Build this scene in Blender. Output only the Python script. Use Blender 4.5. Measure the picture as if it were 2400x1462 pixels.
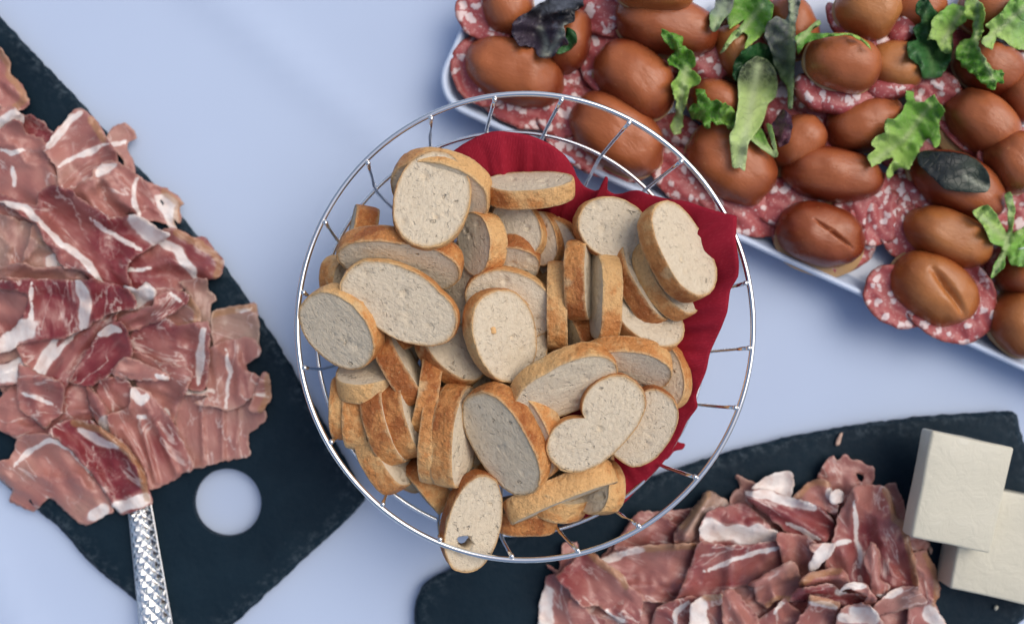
import bpy, bmesh, math, random
import numpy as np
from mathutils import Vector, Matrix, noise, geometry
R = math.radians
for o in list(bpy.data.objects): bpy.data.objects.remove(o)
scene = bpy.context.scene
C = scene.collection

# ------------------------------------------------------------------ camera, sky, sun, exposure
CAM_H = 0.673
cam_d = bpy.data.cameras.new('camera'); cam = bpy.data.objects.new('camera', cam_d); C.objects.link(cam)
cam.location = (0, 0, CAM_H); cam.rotation_euler = (0, 0, 0)
cam_d.lens = 35; cam_d.sensor_width = 36; cam_d.clip_start = 0.01; cam_d.clip_end = 50
cam_d.dof.use_dof = True; cam_d.dof.focus_distance = CAM_H - 0.092; cam_d.dof.aperture_fstop = 3.2
scene.camera = cam
world = bpy.data.worlds.new('World'); scene.world = world; world.use_nodes = True
wn = world.node_tree; wn.nodes.clear()
SUN_EL, SUN_AZ = 56, 62           # azimuth clockwise from +Y (up in the picture)
sky = wn.nodes.new('ShaderNodeTexSky'); sky.sky_type = 'NISHITA'; sky.sun_disc = False
sky.sun_elevation = R(SUN_EL); sky.sun_rotation = R(SUN_AZ)
sky.air_density = 1.0; sky.dust_density = 4.0; sky.ozone_density = 1.0
bg = wn.nodes.new('ShaderNodeBackground'); bg.inputs['Strength'].default_value = 0.10
out = wn.nodes.new('ShaderNodeOutputWorld')
wn.links.new(sky.outputs[0], bg.inputs[0]); wn.links.new(bg.outputs[0], out.inputs[0])
sun_d = bpy.data.lights.new('sun', 'SUN'); sun_d.energy = 0.90; sun_d.angle = R(50); sun_d.color = (1.0, 0.95, 0.88)
sun = bpy.data.objects.new('sun', sun_d); C.objects.link(sun)
sd = Vector((math.sin(R(SUN_AZ)) * math.cos(R(SUN_EL)), math.cos(R(SUN_AZ)) * math.cos(R(SUN_EL)), math.sin(R(SUN_EL))))
sun.rotation_euler = sd.to_track_quat('Z', 'Y').to_euler(); sun.location = sd * 3
scene.view_settings.view_transform = 'Standard'; scene.view_settings.look = 'None'
scene.view_settings.exposure = 0.44; scene.view_settings.gamma = 1.0
scene.render.engine = 'CYCLES'
scene.cycles.max_bounces = 6; scene.cycles.diffuse_bounces = 3; scene.cycles.glossy_bounces = 3

# ------------------------------------------------------------------ helpers
def ppm(z): return 2400.0 / (36.0 / 35.0 * (CAM_H - z))       # how large a metre looks at a height
def P(x, y, z):
    k = ppm(z); return Vector(((x - 1200) / k, -(y - 731) / k, z))
def to_px(v):
    k = ppm(v[2]); return v[0] * k + 1200, 731 - v[1] * k
def lin(c):
    c = c / 255.0
    return c / 12.92 if c <= 0.04045 else ((c + 0.055) / 1.055) ** 2.4
def S(r, g, b): return (lin(r), lin(g), lin(b), 1)
def tag(o, label, cat, group=None, kind=None):
    if label: o['label'] = label
    if cat: o['category'] = cat
    if group: o['group'] = group
    if kind: o['kind'] = kind
    return o
def empty(name, loc, label, cat, group=None):
    o = bpy.data.objects.new(name, None); C.objects.link(o); o.location = loc; o.empty_display_size = 0.01
    return tag(o, label, cat, group)
def mk(name, verts, faces, mat, parent=None, smooth=True, attrs=None, base=None, auto=None):
    """One mesh object; verts are world points, its origin is put at base."""
    if base is None and parent is not None: base = parent.location
    if base is None:
        a = np.array([tuple(v) for v in verts]); base = Vector((a[:, 0].mean(), a[:, 1].mean(), a[:, 2].min()))
    b = Vector(base)
    me = bpy.data.meshes.new(name)
    me.from_pydata([tuple(Vector(v) - b) for v in verts], [], faces)
    me.materials.append(mat)
    if smooth: me.polygons.foreach_set('use_smooth', [True] * len(me.polygons))
    for k, vals in (attrs or {}).items():
        vals = np.asarray(vals, dtype=np.float32)
        if vals.ndim == 2:
            a = me.attributes.new(k, 'FLOAT_VECTOR', 'POINT'); a.data.foreach_set('vector', vals.ravel())
        else:
            a = me.attributes.new(k, 'FLOAT', 'POINT'); a.data.foreach_set('value', vals)
    me.update()
    o = bpy.data.objects.new(name, me); C.objects.link(o)
    if parent is not None: o.parent = parent
    else: o.location = b
    return o
def tube(path, rad, seg=12, closed=False, caps=True):
    path = [Vector(p) for p in path]; n = len(path); vs = []; fs = []
    for i, p in enumerate(path):
        a = path[(i - 1) % n] if (closed or i > 0) else p
        b = path[(i + 1) % n] if (closed or i < n - 1) else p
        t = (b - a).normalized()
        up = Vector((0, 0, 1)) if abs(t.z) < 0.95 else Vector((1, 0, 0))
        s = t.cross(up).normalized(); u = s.cross(t)
        for k in range(seg):
            an = 2 * math.pi * k / seg
            vs.append(p + (s * math.cos(an) + u * math.sin(an)) * rad)
    m = n if closed else n - 1
    for i in range(m):
        j = (i + 1) % n
        for k in range(seg):
            l = (k + 1) % seg
            fs.append((i * seg + k, i * seg + l, j * seg + l, j * seg + k))
    if caps and not closed:
        fs.append(tuple(range(seg))[::-1]); fs.append(tuple((n - 1) * seg + k for k in range(seg)))
    return vs, fs
def smooth_loop(pts, step=5.0, closed=True):
    p = [np.array(q, float) for q in pts]; n = len(p); res = []
    for i in range(n if closed else n - 1):
        if closed: p0, p1, p2, p3 = p[i - 1], p[i], p[(i + 1) % n], p[(i + 2) % n]
        else: p0, p1, p2, p3 = p[max(i - 1, 0)], p[i], p[i + 1], p[min(i + 2, n - 1)]
        m = max(2, int(np.linalg.norm(p2[:2] - p1[:2]) / step))
        for k in range(m):
            t = k / m
            lin_ = p1 + (p2 - p1) * t
            cr = 0.5 * ((2 * p1) + (-p0 + p2) * t + (2 * p0 - 5 * p1 + 4 * p2 - p3) * t * t + (-p0 + 3 * p1 - 3 * p2 + p3) * t ** 3)
            res.append(0.45 * lin_ + 0.55 * cr)
    if not closed: res.append(p[-1])
    return np.array(res)
def poly_dist(pts, line):
    """distance from every point to a polyline"""
    pts = np.asarray(pts, float); best = np.full(len(pts), 1e9)
    for a, b in zip(line[:-1], line[1:]):
        a = np.array(a[:2], float); b = np.array(b[:2], float); ab = b - a
        t = np.clip(((pts - a) @ ab) / max(ab @ ab, 1e-9), 0, 1)
        best = np.minimum(best, np.linalg.norm(pts - (a + t[:, None] * ab), axis=1))
    return best
def inside(pts, poly):
    pts = np.asarray(pts, float); poly = np.asarray(poly, float)
    x, y = pts[:, 0], pts[:, 1]; c = np.zeros(len(pts), bool); n = len(poly)
    for i in range(n):
        x1, y1 = poly[i]; x2, y2 = poly[(i + 1) % n]
        if y1 == y2: continue
        m = ((y1 > y) != (y2 > y)) & (x < (x2 - x1) * (y - y1) / (y2 - y1) + x1)
        c ^= m
    return c
def fbm(x, y, seed, octv=4, gain=0.5):
    v = 0; a = 1; f = 1; tot = 0
    for i in range(octv):
        v += a * noise.noise(Vector((x * f, y * f, seed * 7.31 + i * 3.7))); tot += a; a *= gain; f *= 2.03
    return v / tot
def fill(loop, res, holes=(), seed=0, rag=0.0, ragf=0.06):
    """triangulated sheet of a closed outline with a jittered inner grid; returns 2-D points, triangles, distance to the edge"""
    loop = np.array(loop, float)
    if rag > 0:
        nxt = np.roll(loop, -1, 0) - np.roll(loop, 1, 0)
        nrm = np.stack([nxt[:, 1], -nxt[:, 0]], 1); nrm /= (np.linalg.norm(nrm, axis=1)[:, None] + 1e-9)
        d = np.array([fbm(q[0] * ragf, q[1] * ragf, seed, 4, 0.7) + 0.6 * max(0, fbm(q[0] * ragf * .35, q[1] * ragf * .35, seed + 5, 2) - .12) * 3 for q in loop])
        loop = loop + nrm * (d * rag)[:, None]
    rng = np.random.default_rng(seed)
    lo, hi = loop.min(0), loop.max(0)
    gx, gy = np.meshgrid(np.arange(lo[0], hi[0], res), np.arange(lo[1], hi[1], res))
    g = np.stack([gx.ravel(), gy.ravel()], 1); g += rng.uniform(-.28, .28, g.shape) * res
    g[:, 0] += (np.round((g[:, 1] - lo[1]) / res) % 2) * res * .5
    closed = np.vstack([loop, loop[:1]])
    ok = inside(g, loop) & (poly_dist(g, closed) > res * .5)
    for h in holes: ok &= ~inside(g, h) & (poly_dist(g, np.vstack([h, h[:1]])) > res * .5)
    g = g[ok]
    pts = [Vector(q) for q in loop]; faces = [list(range(len(loop)))]
    for h in holes:
        faces.append(list(range(len(pts), len(pts) + len(h)))); pts += [Vector(q) for q in h]
    pts += [Vector(q) for q in g]
    v, e, f, *_ = geometry.delaunay_2d_cdt(pts, [], faces, 1, 1e-4)
    v = np.array([tuple(q) for q in v])
    tri = np.array([t for t in f if len(t) == 3])
    for h in holes:
        cen = v[tri].mean(1); tri = tri[~inside(cen, h)]
    p, q, r = v[tri[:, 0]], v[tri[:, 1]], v[tri[:, 2]]
    a = (q[:, 0] - p[:, 0]) * (r[:, 1] - p[:, 1]) - (q[:, 1] - p[:, 1]) * (r[:, 0] - p[:, 0])
    tri[a > 0] = tri[a > 0][:, ::-1]          # y runs down in these coordinates: make faces look up
    return v, [tuple(int(i) for i in t) for t in tri], poly_dist(v, closed), loop

# height of what already lies on the table, so that sheets drape over it
CELL, OX, OY = 8.0, -240.0, -240.0
H = np.zeros((245, 365))
def h_cells(pts):
    i = np.clip(((pts[:, 1] - OY) / CELL).astype(int), 0, H.shape[0] - 1)
    j = np.clip(((pts[:, 0] - OX) / CELL).astype(int), 0, H.shape[1] - 1)
    return i, j
def h_put(pts, z):
    i, j = h_cells(pts); np.maximum.at(H, (i, j), z)
def h_put_world(vs):
    a = np.array([tuple(v) for v in vs]); k = 2400.0 / (36 / 35 * (CAM_H - a[:, 2]))
    h_put(np.stack([a[:, 0] * k + 1200, 731 - a[:, 1] * k], 1), a[:, 2])
def shift(A, di, dj): return np.roll(np.roll(A, di, 0), dj, 1)
def dilate(A, n):
    for _ in range(n):
        A = np.maximum.reduce([A, shift(A, 1, 0), shift(A, -1, 0), shift(A, 0, 1), shift(A, 0, -1)])
    return A
def blur(A, n):
    for _ in range(n):
        A = (A * 2 + shift(A, 1, 0) + shift(A, -1, 0) + shift(A, 0, 1) + shift(A, 0, -1)) / 6
    return A
def bil(A, pts):
    fx = np.clip((pts[:, 0] - OX) / CELL - .5, 0, A.shape[1] - 1.01); fy = np.clip((pts[:, 1] - OY) / CELL - .5, 0, A.shape[0] - 1.01)
    j = fx.astype(int); i = fy.astype(int); u = fx - j; w = fy - i
    return A[i, j] * (1 - u) * (1 - w) + A[i, j + 1] * u * (1 - w) + A[i + 1, j] * (1 - u) * w + A[i + 1, j + 1] * u * w

# ------------------------------------------------------------------ materials
class M:
    def __init__(s, name):
        s.m = bpy.data.materials.new(name); s.m.use_nodes = True; s.t = s.m.node_tree; s.t.nodes.clear()
        s.b = s.n('ShaderNodeBsdfPrincipled'); o = s.n('ShaderNodeOutputMaterial'); s.t.links.new(s.b.outputs[0], o.inputs[0])
    def n(s, typ, props=None, ins=None):
        nd = s.t.nodes.new(typ)
        for k, v in (props or {}).items(): setattr(nd, k, v)
        for k, v in (ins or {}).items(): s.set(nd.inputs[k], v)
        return nd
    def set(s, sock, v):
        if isinstance(v, bpy.types.NodeSocket): s.t.links.new(v, sock)
        elif isinstance(v, bpy.types.Node): s.t.links.new(v.outputs[0], sock)
        else:
            if isinstance(v, tuple) and len(v) == 3 and sock.type == 'RGBA': v = v + (1,)
            sock.default_value = v
    def attr(s, name, vec=False):
        a = s.n('ShaderNodeAttribute', {'attribute_name': name}); return a.outputs['Vector'] if vec else a.outputs['Fac']
    def obj(s): return s.n('ShaderNodeTexCoord').outputs['Object']
    def rand(s): return s.n('ShaderNodeObjectInfo').outputs['Random']
    def noise(s, vec, scale, detail=4, rough=.55, dist=0):
        return s.n('ShaderNodeTexNoise', None, {'Vector': vec, 'Scale': scale, 'Detail': detail, 'Roughness': rough, 'Distortion': dist}).outputs['Fac']
    def vor(s, vec, scale, feat='F1', out='Distance', rnd=1.0):
        return s.n('ShaderNodeTexVoronoi', {'feature': feat}, {'Vector': vec, 'Scale': scale, 'Randomness': rnd}).outputs[out]
    def scale(s, vec, sc, loc=(0, 0, 0)):
        return s.n('ShaderNodeMapping', None, {'Vector': vec, 'Scale': sc, 'Location': loc}).outputs[0]
    def math(s, op, a, b=0.0, c=0.0, clamp=False):
        return s.n('ShaderNodeMath', {'operation': op, 'use_clamp': clamp}, {0: a, 1: b, 2: c}).outputs[0]
    def ramp(s, v, lo, hi, a=0.0, b=1.0):
        return s.n('ShaderNodeMapRange', {'interpolation_type': 'SMOOTHSTEP'}, {'Value': v, 'From Min': lo, 'From Max': hi, 'To Min': a, 'To Max': b}).outputs[0]
    def mix(s, f, a, b, mode='MIX'):
        nd = s.n('ShaderNodeMix', {'data_type': 'RGBA', 'blend_type': mode})
        s.set(nd.inputs[0], f); s.set(nd.inputs[6], a); s.set(nd.inputs[7], b); return nd.outputs[2]
    def bump(s, h, strength=.5, dist=.001, prev=None):
        i = {'Height': h, 'Strength': strength, 'Distance': dist}
        if prev is not None: i['Normal'] = prev
        return s.n('ShaderNodeBump', None, i).outputs[0]
    def fin(s, color, rough=.5, normal=None, **kw):
        s.set(s.b.inputs['Base Color'], color); s.set(s.b.inputs['Roughness'], rough)
        if normal is not None: s.set(s.b.inputs['Normal'], normal)
        for k, v in kw.items(): s.set(s.b.inputs[k.replace('_', ' ')], v)
        return s.m

def mat_cloth():
    m = M('white_tablecloth'); co = m.obj()
    weave = m.n('ShaderNodeTexWave', {'wave_type': 'BANDS', 'bands_direction': 'X'}, {'Vector': co, 'Scale': 900.0, 'Distortion': 1.0}).outputs['Fac']
    weave2 = m.n('ShaderNodeTexWave', {'wave_type': 'BANDS', 'bands_direction': 'Y'}, {'Vector': co, 'Scale': 900.0, 'Distortion': 1.0}).outputs['Fac']
    big = m.noise(co, 5, 3)
    col = m.mix(m.ramp(big, .35, .7), (.485, .585, .765), (.505, .61, .79))
    sp = m.vor(co, 22, rnd=1.0); spn = m.noise(co, 160, 2)
    spot = m.ramp(m.math('ADD', sp, m.math('MULTIPLY', spn, .06)), .048, .058, 1, 0)
    col = m.mix(m.math('MULTIPLY', spot, .35), col, (.16, .18, .26))
    b = m.bump(m.math('ADD', weave, weave2), .06, .0004)
    return m.fin(col, .85, b)
def mat_slate():
    m = M('dark_slate'); co = m.obj()
    n1 = m.noise(co, 14, 8, .65); n2 = m.noise(m.scale(co, (60, 160, 60)), 1.2, 6, .7); n3 = m.noise(co, 260, 4, .6)
    col = m.mix(m.ramp(n1, .3, .72), (.0026, .0120, .0220), (.0070, .0210, .0340))
    chip = m.ramp(m.noise(m.scale(co, (1, 1, 1), (3, 1, 0)), 75, 5, .75), .70, .78)
    scr = m.ramp(n2, .72, .80)
    col = m.mix(m.math('MULTIPLY', chip, .75), col, (.080, .105, .13))
    col = m.mix(m.math('MULTIPLY', scr, .34), col, (.12, .14, .16))
    edge = m.attr('edge')
    col = m.mix(m.math('MULTIPLY', edge, m.ramp(m.noise(co, 190, 5, .7), .45, .68)), col, (.042, .062, .078))
    h = m.math('ADD', m.math('MULTIPLY', n1, 1.0), m.math('MULTIPLY', n3, .12))
    b = m.bump(h, .55, .0035)
    return m.fin(col, m.ramp(n3, .2, .8, .5, .72), b, Specular_IOR_Level=.16)
def mat_chrome(name='chrome_wire', rough=.06, c=(.90, .90, .89)):
    m = M(name); co = m.obj()
    b = m.bump(m.noise(co, 300, 3), .04, .0003)
    return m.fin(c, m.ramp(m.noise(co, 60, 3), .3, .7, rough * .7, rough * 1.5), b, Metallic=1.0)
def mat_crumb():
    m = M('bread_crumb'); co = m.attr('lc', True)
    r = m.rand()
    n1 = m.noise(co, 70, 4, .6); n2 = m.noise(co, 420, 5, .65)
    fib = m.noise(m.scale(co, (200, 470, 200)), 1.0, 4, .7, .9)
    wv = m.n('ShaderNodeVectorMath', {'operation': 'ADD'}, {0: co, 1: m.n('ShaderNodeVectorMath', {'operation': 'SCALE'}, {0: m.n('ShaderNodeTexNoise', None, {'Vector': co, 'Scale': 260.0, 'Detail': 3.0}).outputs['Color'], 'Scale': .007}).outputs[0]}).outputs[0]
    v1 = m.vor(wv, 520, 'SMOOTH_F1')
    pore = m.math('MULTIPLY', m.ramp(v1, .14, .34, 1, 0), m.ramp(m.noise(co, 190, 2), .45, .62))
    v2 = m.vor(wv, 130); pore2 = m.math('MULTIPLY', m.ramp(v2, .08, .19, 1, 0), m.ramp(m.noise(co, 60, 1), .52, .60))
    col = m.mix(n1, (.70, .590, .425), (.765, .67, .515))
    col = m.mix(m.ramp(n2, .35, .7), col, (.67, .56, .405))
    col = m.mix(m.math('MULTIPLY', m.ramp(fib, .52, .72), .36), col, (.47, .38, .26))
    col = m.mix(m.math('MULTIPLY', pore, .12), col, (.42, .31, .19))
    col = m.mix(m.math('MULTIPLY', pore2, .26), col, (.44, .33, .20))
    rim = m.attr('rim')
    col = m.mix(m.math('MULTIPLY', rim, m.ramp(m.noise(co, 200, 3), .3, .6, .35, 1)), col, (.62, .40, .18))
    h = m.math('ADD', m.math('MULTIPLY', pore, -.6), m.math('ADD', m.math('MULTIPLY', n2, .9), m.math('ADD', m.math('MULTIPLY', fib, .6), m.math('MULTIPLY', pore2, -2.0))))
    b = m.bump(h, .8, .0016)
    return m.fin(col, .8, b, Specular_IOR_Level=.2)
def mat_crust():
    m = M('bread_crust'); co = m.attr('lc', True)
    band = m.attr('band'); bake = m.attr('bake')
    n1 = m.noise(co, 70, 5, .65); n2 = m.noise(co, 650, 4, .7); n3 = m.noise(co, 240, 4, .65)
    k = m.math('ADD', bake, m.math('MULTIPLY', m.math('SUBTRACT', n1, .5), 2.0), clamp=True)
    col = m.mix(m.ramp(k, .05, .5), (.76, .45, .185), (.62, .265, .080))
    col = m.mix(m.ramp(k, .5, .95), col, (.36, .110, .026))
    pale = m.ramp(m.math('ADD', band, m.math('MULTIPLY', m.math('SUBTRACT', n3, .5), .9)), .62, 1.05)
    col = m.mix(m.math('MULTIPLY', pale, .62), col, (.68, .48, .25))
    pat = m.ramp(m.noise(m.scale(co, (1, 1, 1), (.3, .7, .1)), 42, 3), .62, .7)
    col = m.mix(m.math('MULTIPLY', pat, .6), col, (.68, .50, .27))
    col = m.mix(m.ramp(n2, .56, .72, 0, .5), col, (.70, .48, .23))
    col = m.mix(m.ramp(n2, .5, .3, 0, .35), col, (.24, .08, .02))
    h = m.math('ADD', m.math('MULTIPLY', n2, .8), m.math('MULTIPLY', n3, 1.6))
    b = m.bump(m.math('ADD', h, m.math('MULTIPLY', m.vor(co, 260, 'SMOOTH_F1'), -1.0)), .85, .0015)
    return m.fin(col, .55, b, Specular_IOR_Level=.35)
def mat_ham():
    m = M('cured_ham'); gc = m.attr('gc', True); fat = m.attr('fat'); rim = m.attr('rim'); tone = m.attr('tone')
    big = m.noise(gc, 24, 3, .5); fine = m.noise(m.scale(gc, (70, 300, 200)), 1.0, 4, .6); mid = m.noise(gc, 130, 5, .6)
    t = m.math('ADD', tone, m.math('MULTIPLY', m.math('SUBTRACT', big, .5), 1.3), clamp=True)
    col = m.mix(m.ramp(t, 0, .5), (.37, .245, .19), (.415, .180, .148))
    col = m.mix(m.ramp(t, .42, 1), col, (.205, .030, .036))
    col = m.mix(m.ramp(fine, .48, .8, 0, .22), col, (.56, .32, .28))
    # marbling: thin pale veins
    w = m.noise(m.scale(gc, (22, 62, 40)), 1.0, 4, .55, .6)
    vein = m.ramp(m.math('ABSOLUTE', m.math('SUBTRACT', w, .5)), .0, .022, 1, 0)
    vein = m.math('MULTIPLY', vein, m.ramp(m.noise(gc, 50, 2), .42, .58))
    w2 = m.noise(m.scale(gc, (120, 60, 90)), 1.0, 3, .6, 1.2)
    vein2 = m.math('MULTIPLY', m.ramp(m.math('ABSOLUTE', m.math('SUBTRACT', w2, .5)), .0, .014, 1, 0), m.ramp(m.noise(gc, 36, 2), .5, .6))
    col = m.mix(m.math('MULTIPLY', vein, .85), col, (.66, .50, .45)); col = m.mix(m.math('MULTIPLY', vein2, .4), col, (.62, .42, .37))
    halo = m.ramp(fat, .10, .5); col = m.mix(m.math('MULTIPLY', halo, .45), col, (.56, .29, .25))
    f = m.ramp(m.math('ADD', fat, m.math('MULTIPLY', m.math('SUBTRACT', mid, .5), .40)), .42, .60)
    fcol = m.mix(m.ramp(mid, .40, .72), (.80, .74, .70), (.72, .58, .52))
    col = m.mix(f, col, fcol)
    g = m.ramp(m.math('ADD', rim, m.math('MULTIPLY', m.math('SUBTRACT', mid, .5), .9)), .35, .8)
    col = m.mix(m.math('MULTIPLY', g, .60), col, (.43, .235, .10))
    edge = m.attr('edge'); col = m.mix(m.math('MULTIPLY', edge, m.ramp(mid, .35, .65, .05, .40)), col, (.58, .40, .31))
    b = m.bump(m.math('ADD', fine, m.math('MULTIPLY', mid, .8)), .5, .0012)
    return m.fin(col, m.ramp(mid, .3, .7, .26, .44), b, Specular_IOR_Level=.5)
def mat_salami():
    m = M('salami'); gc = m.attr('gc', True)
    wob = m.n('ShaderNodeVectorMath', {'operation': 'ADD'}, {0: gc, 1: m.n('ShaderNodeVectorMath', {'operation': 'SCALE'}, {0: m.n('ShaderNodeTexNoise', None, {'Vector': gc, 'Scale': 220.0, 'Detail': 3.0}).outputs['Color'], 'Scale': .006}).outputs[0]}).outputs[0]
    v1 = m.vor(wob, 150); k1 = m.ramp(m.math('ADD', v1, m.math('MULTIPLY', m.math('SUBTRACT', m.noise(gc, 80, 2), .5), 1.1)), .28, .44, 1, 0)
    v2 = m.vor(m.scale(wob, (1, 1, 1), (.3, .2, 0)), 420); k2 = m.math('MULTIPLY', m.ramp(v2, .22, .34, 1, 0), .5)
    n = m.noise(gc, 120, 4)
    col = m.mix(n, (.33, .045, .052), (.47, .125, .120))
    col = m.mix(k2, col, (.62, .34, .32)); col = m.mix(m.math('MULTIPLY', k1, .93), col, m.mix(n, (.82, .74, .72), (.74, .56, .54)))
    rim = m.attr('rim'); col = m.mix(m.math('MULTIPLY', rim, .7), col, (.27, .06, .04))
    b = m.bump(m.math('ADD', k1, m.math('MULTIPLY', n, 1.0)), .35, .0006)
    return m.fin(col, .42, b, Specular_IOR_Level=.45)
def mat_bun(name='bun_top_crust', a=(.43, .130, .045), b=(.185, .031, .010), pale=(.46, .17, .055), lok=.15):
    m = M(name); co = m.attr('lc', True); up = m.attr('up'); bk = m.attr('bake')
    n1 = m.noise(co, 38, 4, .55); n2 = m.noise(co, 420, 4, .6); n3 = m.noise(m.scale(co, (70, 230, 70)), 1.0, 5, .65, 1.8)
    k = m.math('ADD', m.ramp(up, .45, 1.0, 1.05, .08), m.math('ADD', m.math('SUBTRACT', bk, .75), m.math('MULTIPLY', m.math('SUBTRACT', n1, .5), 1.3)), clamp=True)  # sky sheen painted into the colour: paler towards the crown, dark round the sides
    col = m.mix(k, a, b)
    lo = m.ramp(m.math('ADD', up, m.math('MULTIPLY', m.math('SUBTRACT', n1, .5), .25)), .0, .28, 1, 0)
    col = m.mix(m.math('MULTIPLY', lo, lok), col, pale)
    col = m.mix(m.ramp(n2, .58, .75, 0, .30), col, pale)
    fl = m.ramp(m.noise(co, 150, 5, .75), .64, .72); col = m.mix(m.math('MULTIPLY', fl, .5), col, (.58, .27, .10))
    h = m.math('ADD', m.math('MULTIPLY', n2, .18), m.math('ADD', m.math('MULTIPLY', n3, .7), m.math('ADD', m.math('MULTIPLY', n1, 1.2), m.math('MULTIPLY', m.noise(co, 110, 4, .6), .9))))
    bb = m.bump(h, .38, .0014)
    return m.fin(col, m.ramp(n1, .3, .7, .25, .40), bb, Specular_IOR_Level=.45)
def mat_leaf(name, ca, cb, rib=(.42, .52, .25), spec=.35, vk=.28, nk=.35):
    """ca at the tip, cb at the stem end"""
    m = M(name); gc = m.attr('gc', True); t = m.attr('along'); rb = m.attr('ribs'); ed = m.attr('rim')
    n1 = m.noise(gc, 90, 4); n2 = m.noise(gc, 420, 4)
    k = m.ramp(m.math('ADD', t, m.math('MULTIPLY', m.math('SUBTRACT', n1, .5), .5)), .25, .8)
    col = m.mix(k, ca, cb)
    col = m.mix(m.ramp(n2, .4, .75, 0, nk), col, m.mix(.5, cb, rib))
    ve = m.ramp(m.vor(gc, 210, 'DISTANCE_TO_EDGE'), .0, .05, 1, 0)
    col = m.mix(m.math('MULTIPLY', ve, vk), col, rib)
    col = m.mix(m.math('MULTIPLY', rb, .85), col, rib)
    h = m.math('ADD', m.math('MULTIPLY', ve, -1.0), m.math('ADD', n1, m.math('MULTIPLY', rb, 1.0)))
    b = m.bump(h, .5, .0012)
    return m.fin(col, .42, b, Specular_IOR_Level=spec)
def mat_napkin():
    m = M('red_paper_napkin'); gc = m.attr('gc', True)
    w1 = m.n('ShaderNodeTexWave', {'bands_direction': 'X'}, {'Vector': gc, 'Scale': 330.0, 'Distortion': 1.2, 'Detail Scale': 3.0}).outputs['Fac']
    n1 = m.noise(m.scale(gc, (900, 350, 900)), 1.0, 3); n2 = m.noise(gc, 18, 3)
    col = m.mix(n2, (.265, .011, .025), (.335, .016, .035)); col = m.mix(m.ramp(n1, .5, .75, 0, .45), col, (.44, .040, .066))
    b = m.bump(m.math('ADD', w1, n1), .35, .0006)
    return m.fin(col, .9, b, Specular_IOR_Level=.15)
def mat_plain(name, c1, c2, rough, sc=60, bs=.2, bd=.0006, **kw):
    m = M(name); co = m.obj(); n = m.noise(co, sc, 5, .6)
    return m.fin(m.mix(n, c1, c2), rough, m.bump(m.noise(co, sc * 5, 4), bs, bd), **kw)
CLOTH, SLATE, CHROME = mat_cloth(), mat_slate(), mat_chrome()
STEEL = mat_chrome('silver_handle', .09, (.86, .86, .84))
CRUMB, CRUST, HAM, SALAMI = mat_crumb(), mat_crust(), mat_ham(), mat_salami()
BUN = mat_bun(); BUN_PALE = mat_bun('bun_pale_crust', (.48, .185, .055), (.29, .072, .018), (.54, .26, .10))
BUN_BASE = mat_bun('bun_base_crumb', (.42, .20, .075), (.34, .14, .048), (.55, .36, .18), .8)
NAPKIN = mat_napkin()
TRAY = mat_plain('white_ceramic', (.53, .63, .80), (.56, .66, .83), .25, 20, .03, .0005, Specular_IOR_Level=.5)
def mat_butter():
    m = M('butter'); co = m.obj(); n = m.noise(co, 26, 4); st = m.noise(m.scale(co, (18, 420, 18)), 1.0, 3, .6); sm = m.noise(co, 90, 5, .7, 1.0)
    col = m.mix(n, (.59, .56, .435), (.64, .61, .49)); col = m.mix(m.ramp(sm, .55, .75, 0, .4), col, (.68, .655, .55))
    b = m.bump(m.math('ADD', m.math('MULTIPLY', st, .16), m.math('ADD', m.math('MULTIPLY', sm, 1.0), n)), .45, .0014)
    return m.fin(col, .4, b, Specular_IOR_Level=.45, Subsurface_Weight=.0)
BUTTER = mat_butter()
BITS = mat_plain('meat_crumb', (.50, .28, .20), (.66, .50, .40), .6, 300)
LEAF_GREEN = mat_leaf('frilly_green_leaf', (.095, .285, .024), (.31, .50, .095))
LEAF_DARK = mat_leaf('dark_green_leaf', (.014, .075, .020), (.038, .135, .036), (.10, .20, .07))
LEAF_PALE = mat_leaf('pale_romaine_leaf', (.045, .062, .036), (.42, .56, .20), (.46, .55, .30))
LEAF_GREY = mat_leaf('grey_green_leaf', (.13, .14, .13), (.17, .28, .095), (.36, .44, .25))
LEAF_LIGHT = mat_leaf('light_green_leaf', (.175, .39, .060), (.34, .52, .13), (.40, .50, .24))
LEAF_PURPLE = mat_leaf('purple_black_leaf', (.006, .006, .010), (.055, .04, .062), (.36, .38, .30), .5, .03, .06)
LEAF_BLACK = mat_leaf('blackish_leaf', (.012, .016, .018), (.040, .055, .040), (.34, .36, .28), .35, .03, .05)
LEAF_PLUM = mat_leaf('plum_leaf', (.050, .022, .045), (.10, .030, .045), (.16, .06, .07))

# ------------------------------------------------------------------ tablecloth
def build_cloth():
    nx, ny = 150, 100; vs = []; fs = []
    for j in range(ny + 1):
        for i in range(nx + 1):
            x = -0.75 + 1.5 * i / nx; y = -0.5 + 1.0 * j / ny
            z = 0.0022 * fbm(x * 4 + y * 2.2, y * 3 - x * 1.2, 3, 3)
            for (ax, ay, bx, by, hgt, w) in ((-.30, .30, .02, .02, .0012, .012), (-.05, -.20, .02, -.45, .0013, .010), (.02, -.20, .06, -.45, .0010, .009),
                                             (-.36, -.16, -.25, -.40, .0010, .010), (-.10, .32, .04, .10, .0009, .013)):
                dx, dy = bx - ax, by - ay; t = max(0, min(1, ((x - ax) * dx + (y - ay) * dy) / (dx * dx + dy * dy)))
                d = math.hypot(x - ax - dx * t, y - ay - dy * t); z += 1.7 * hgt * math.exp(-(d / w) ** 2)
            vs.append((x, y, z * 1.3 - 0.0048))
    for j in range(ny):
        for i in range(nx):
            a = j * (nx + 1) + i; fs.append((a, a + 1, a + nx + 2, a + nx + 1))
    o = mk('tablecloth', vs, fs, CLOTH, base=(0, 0, 0))
    tag(o, 'white tablecloth spread smooth under all the food', 'tablecloth', kind='structure')
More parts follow.
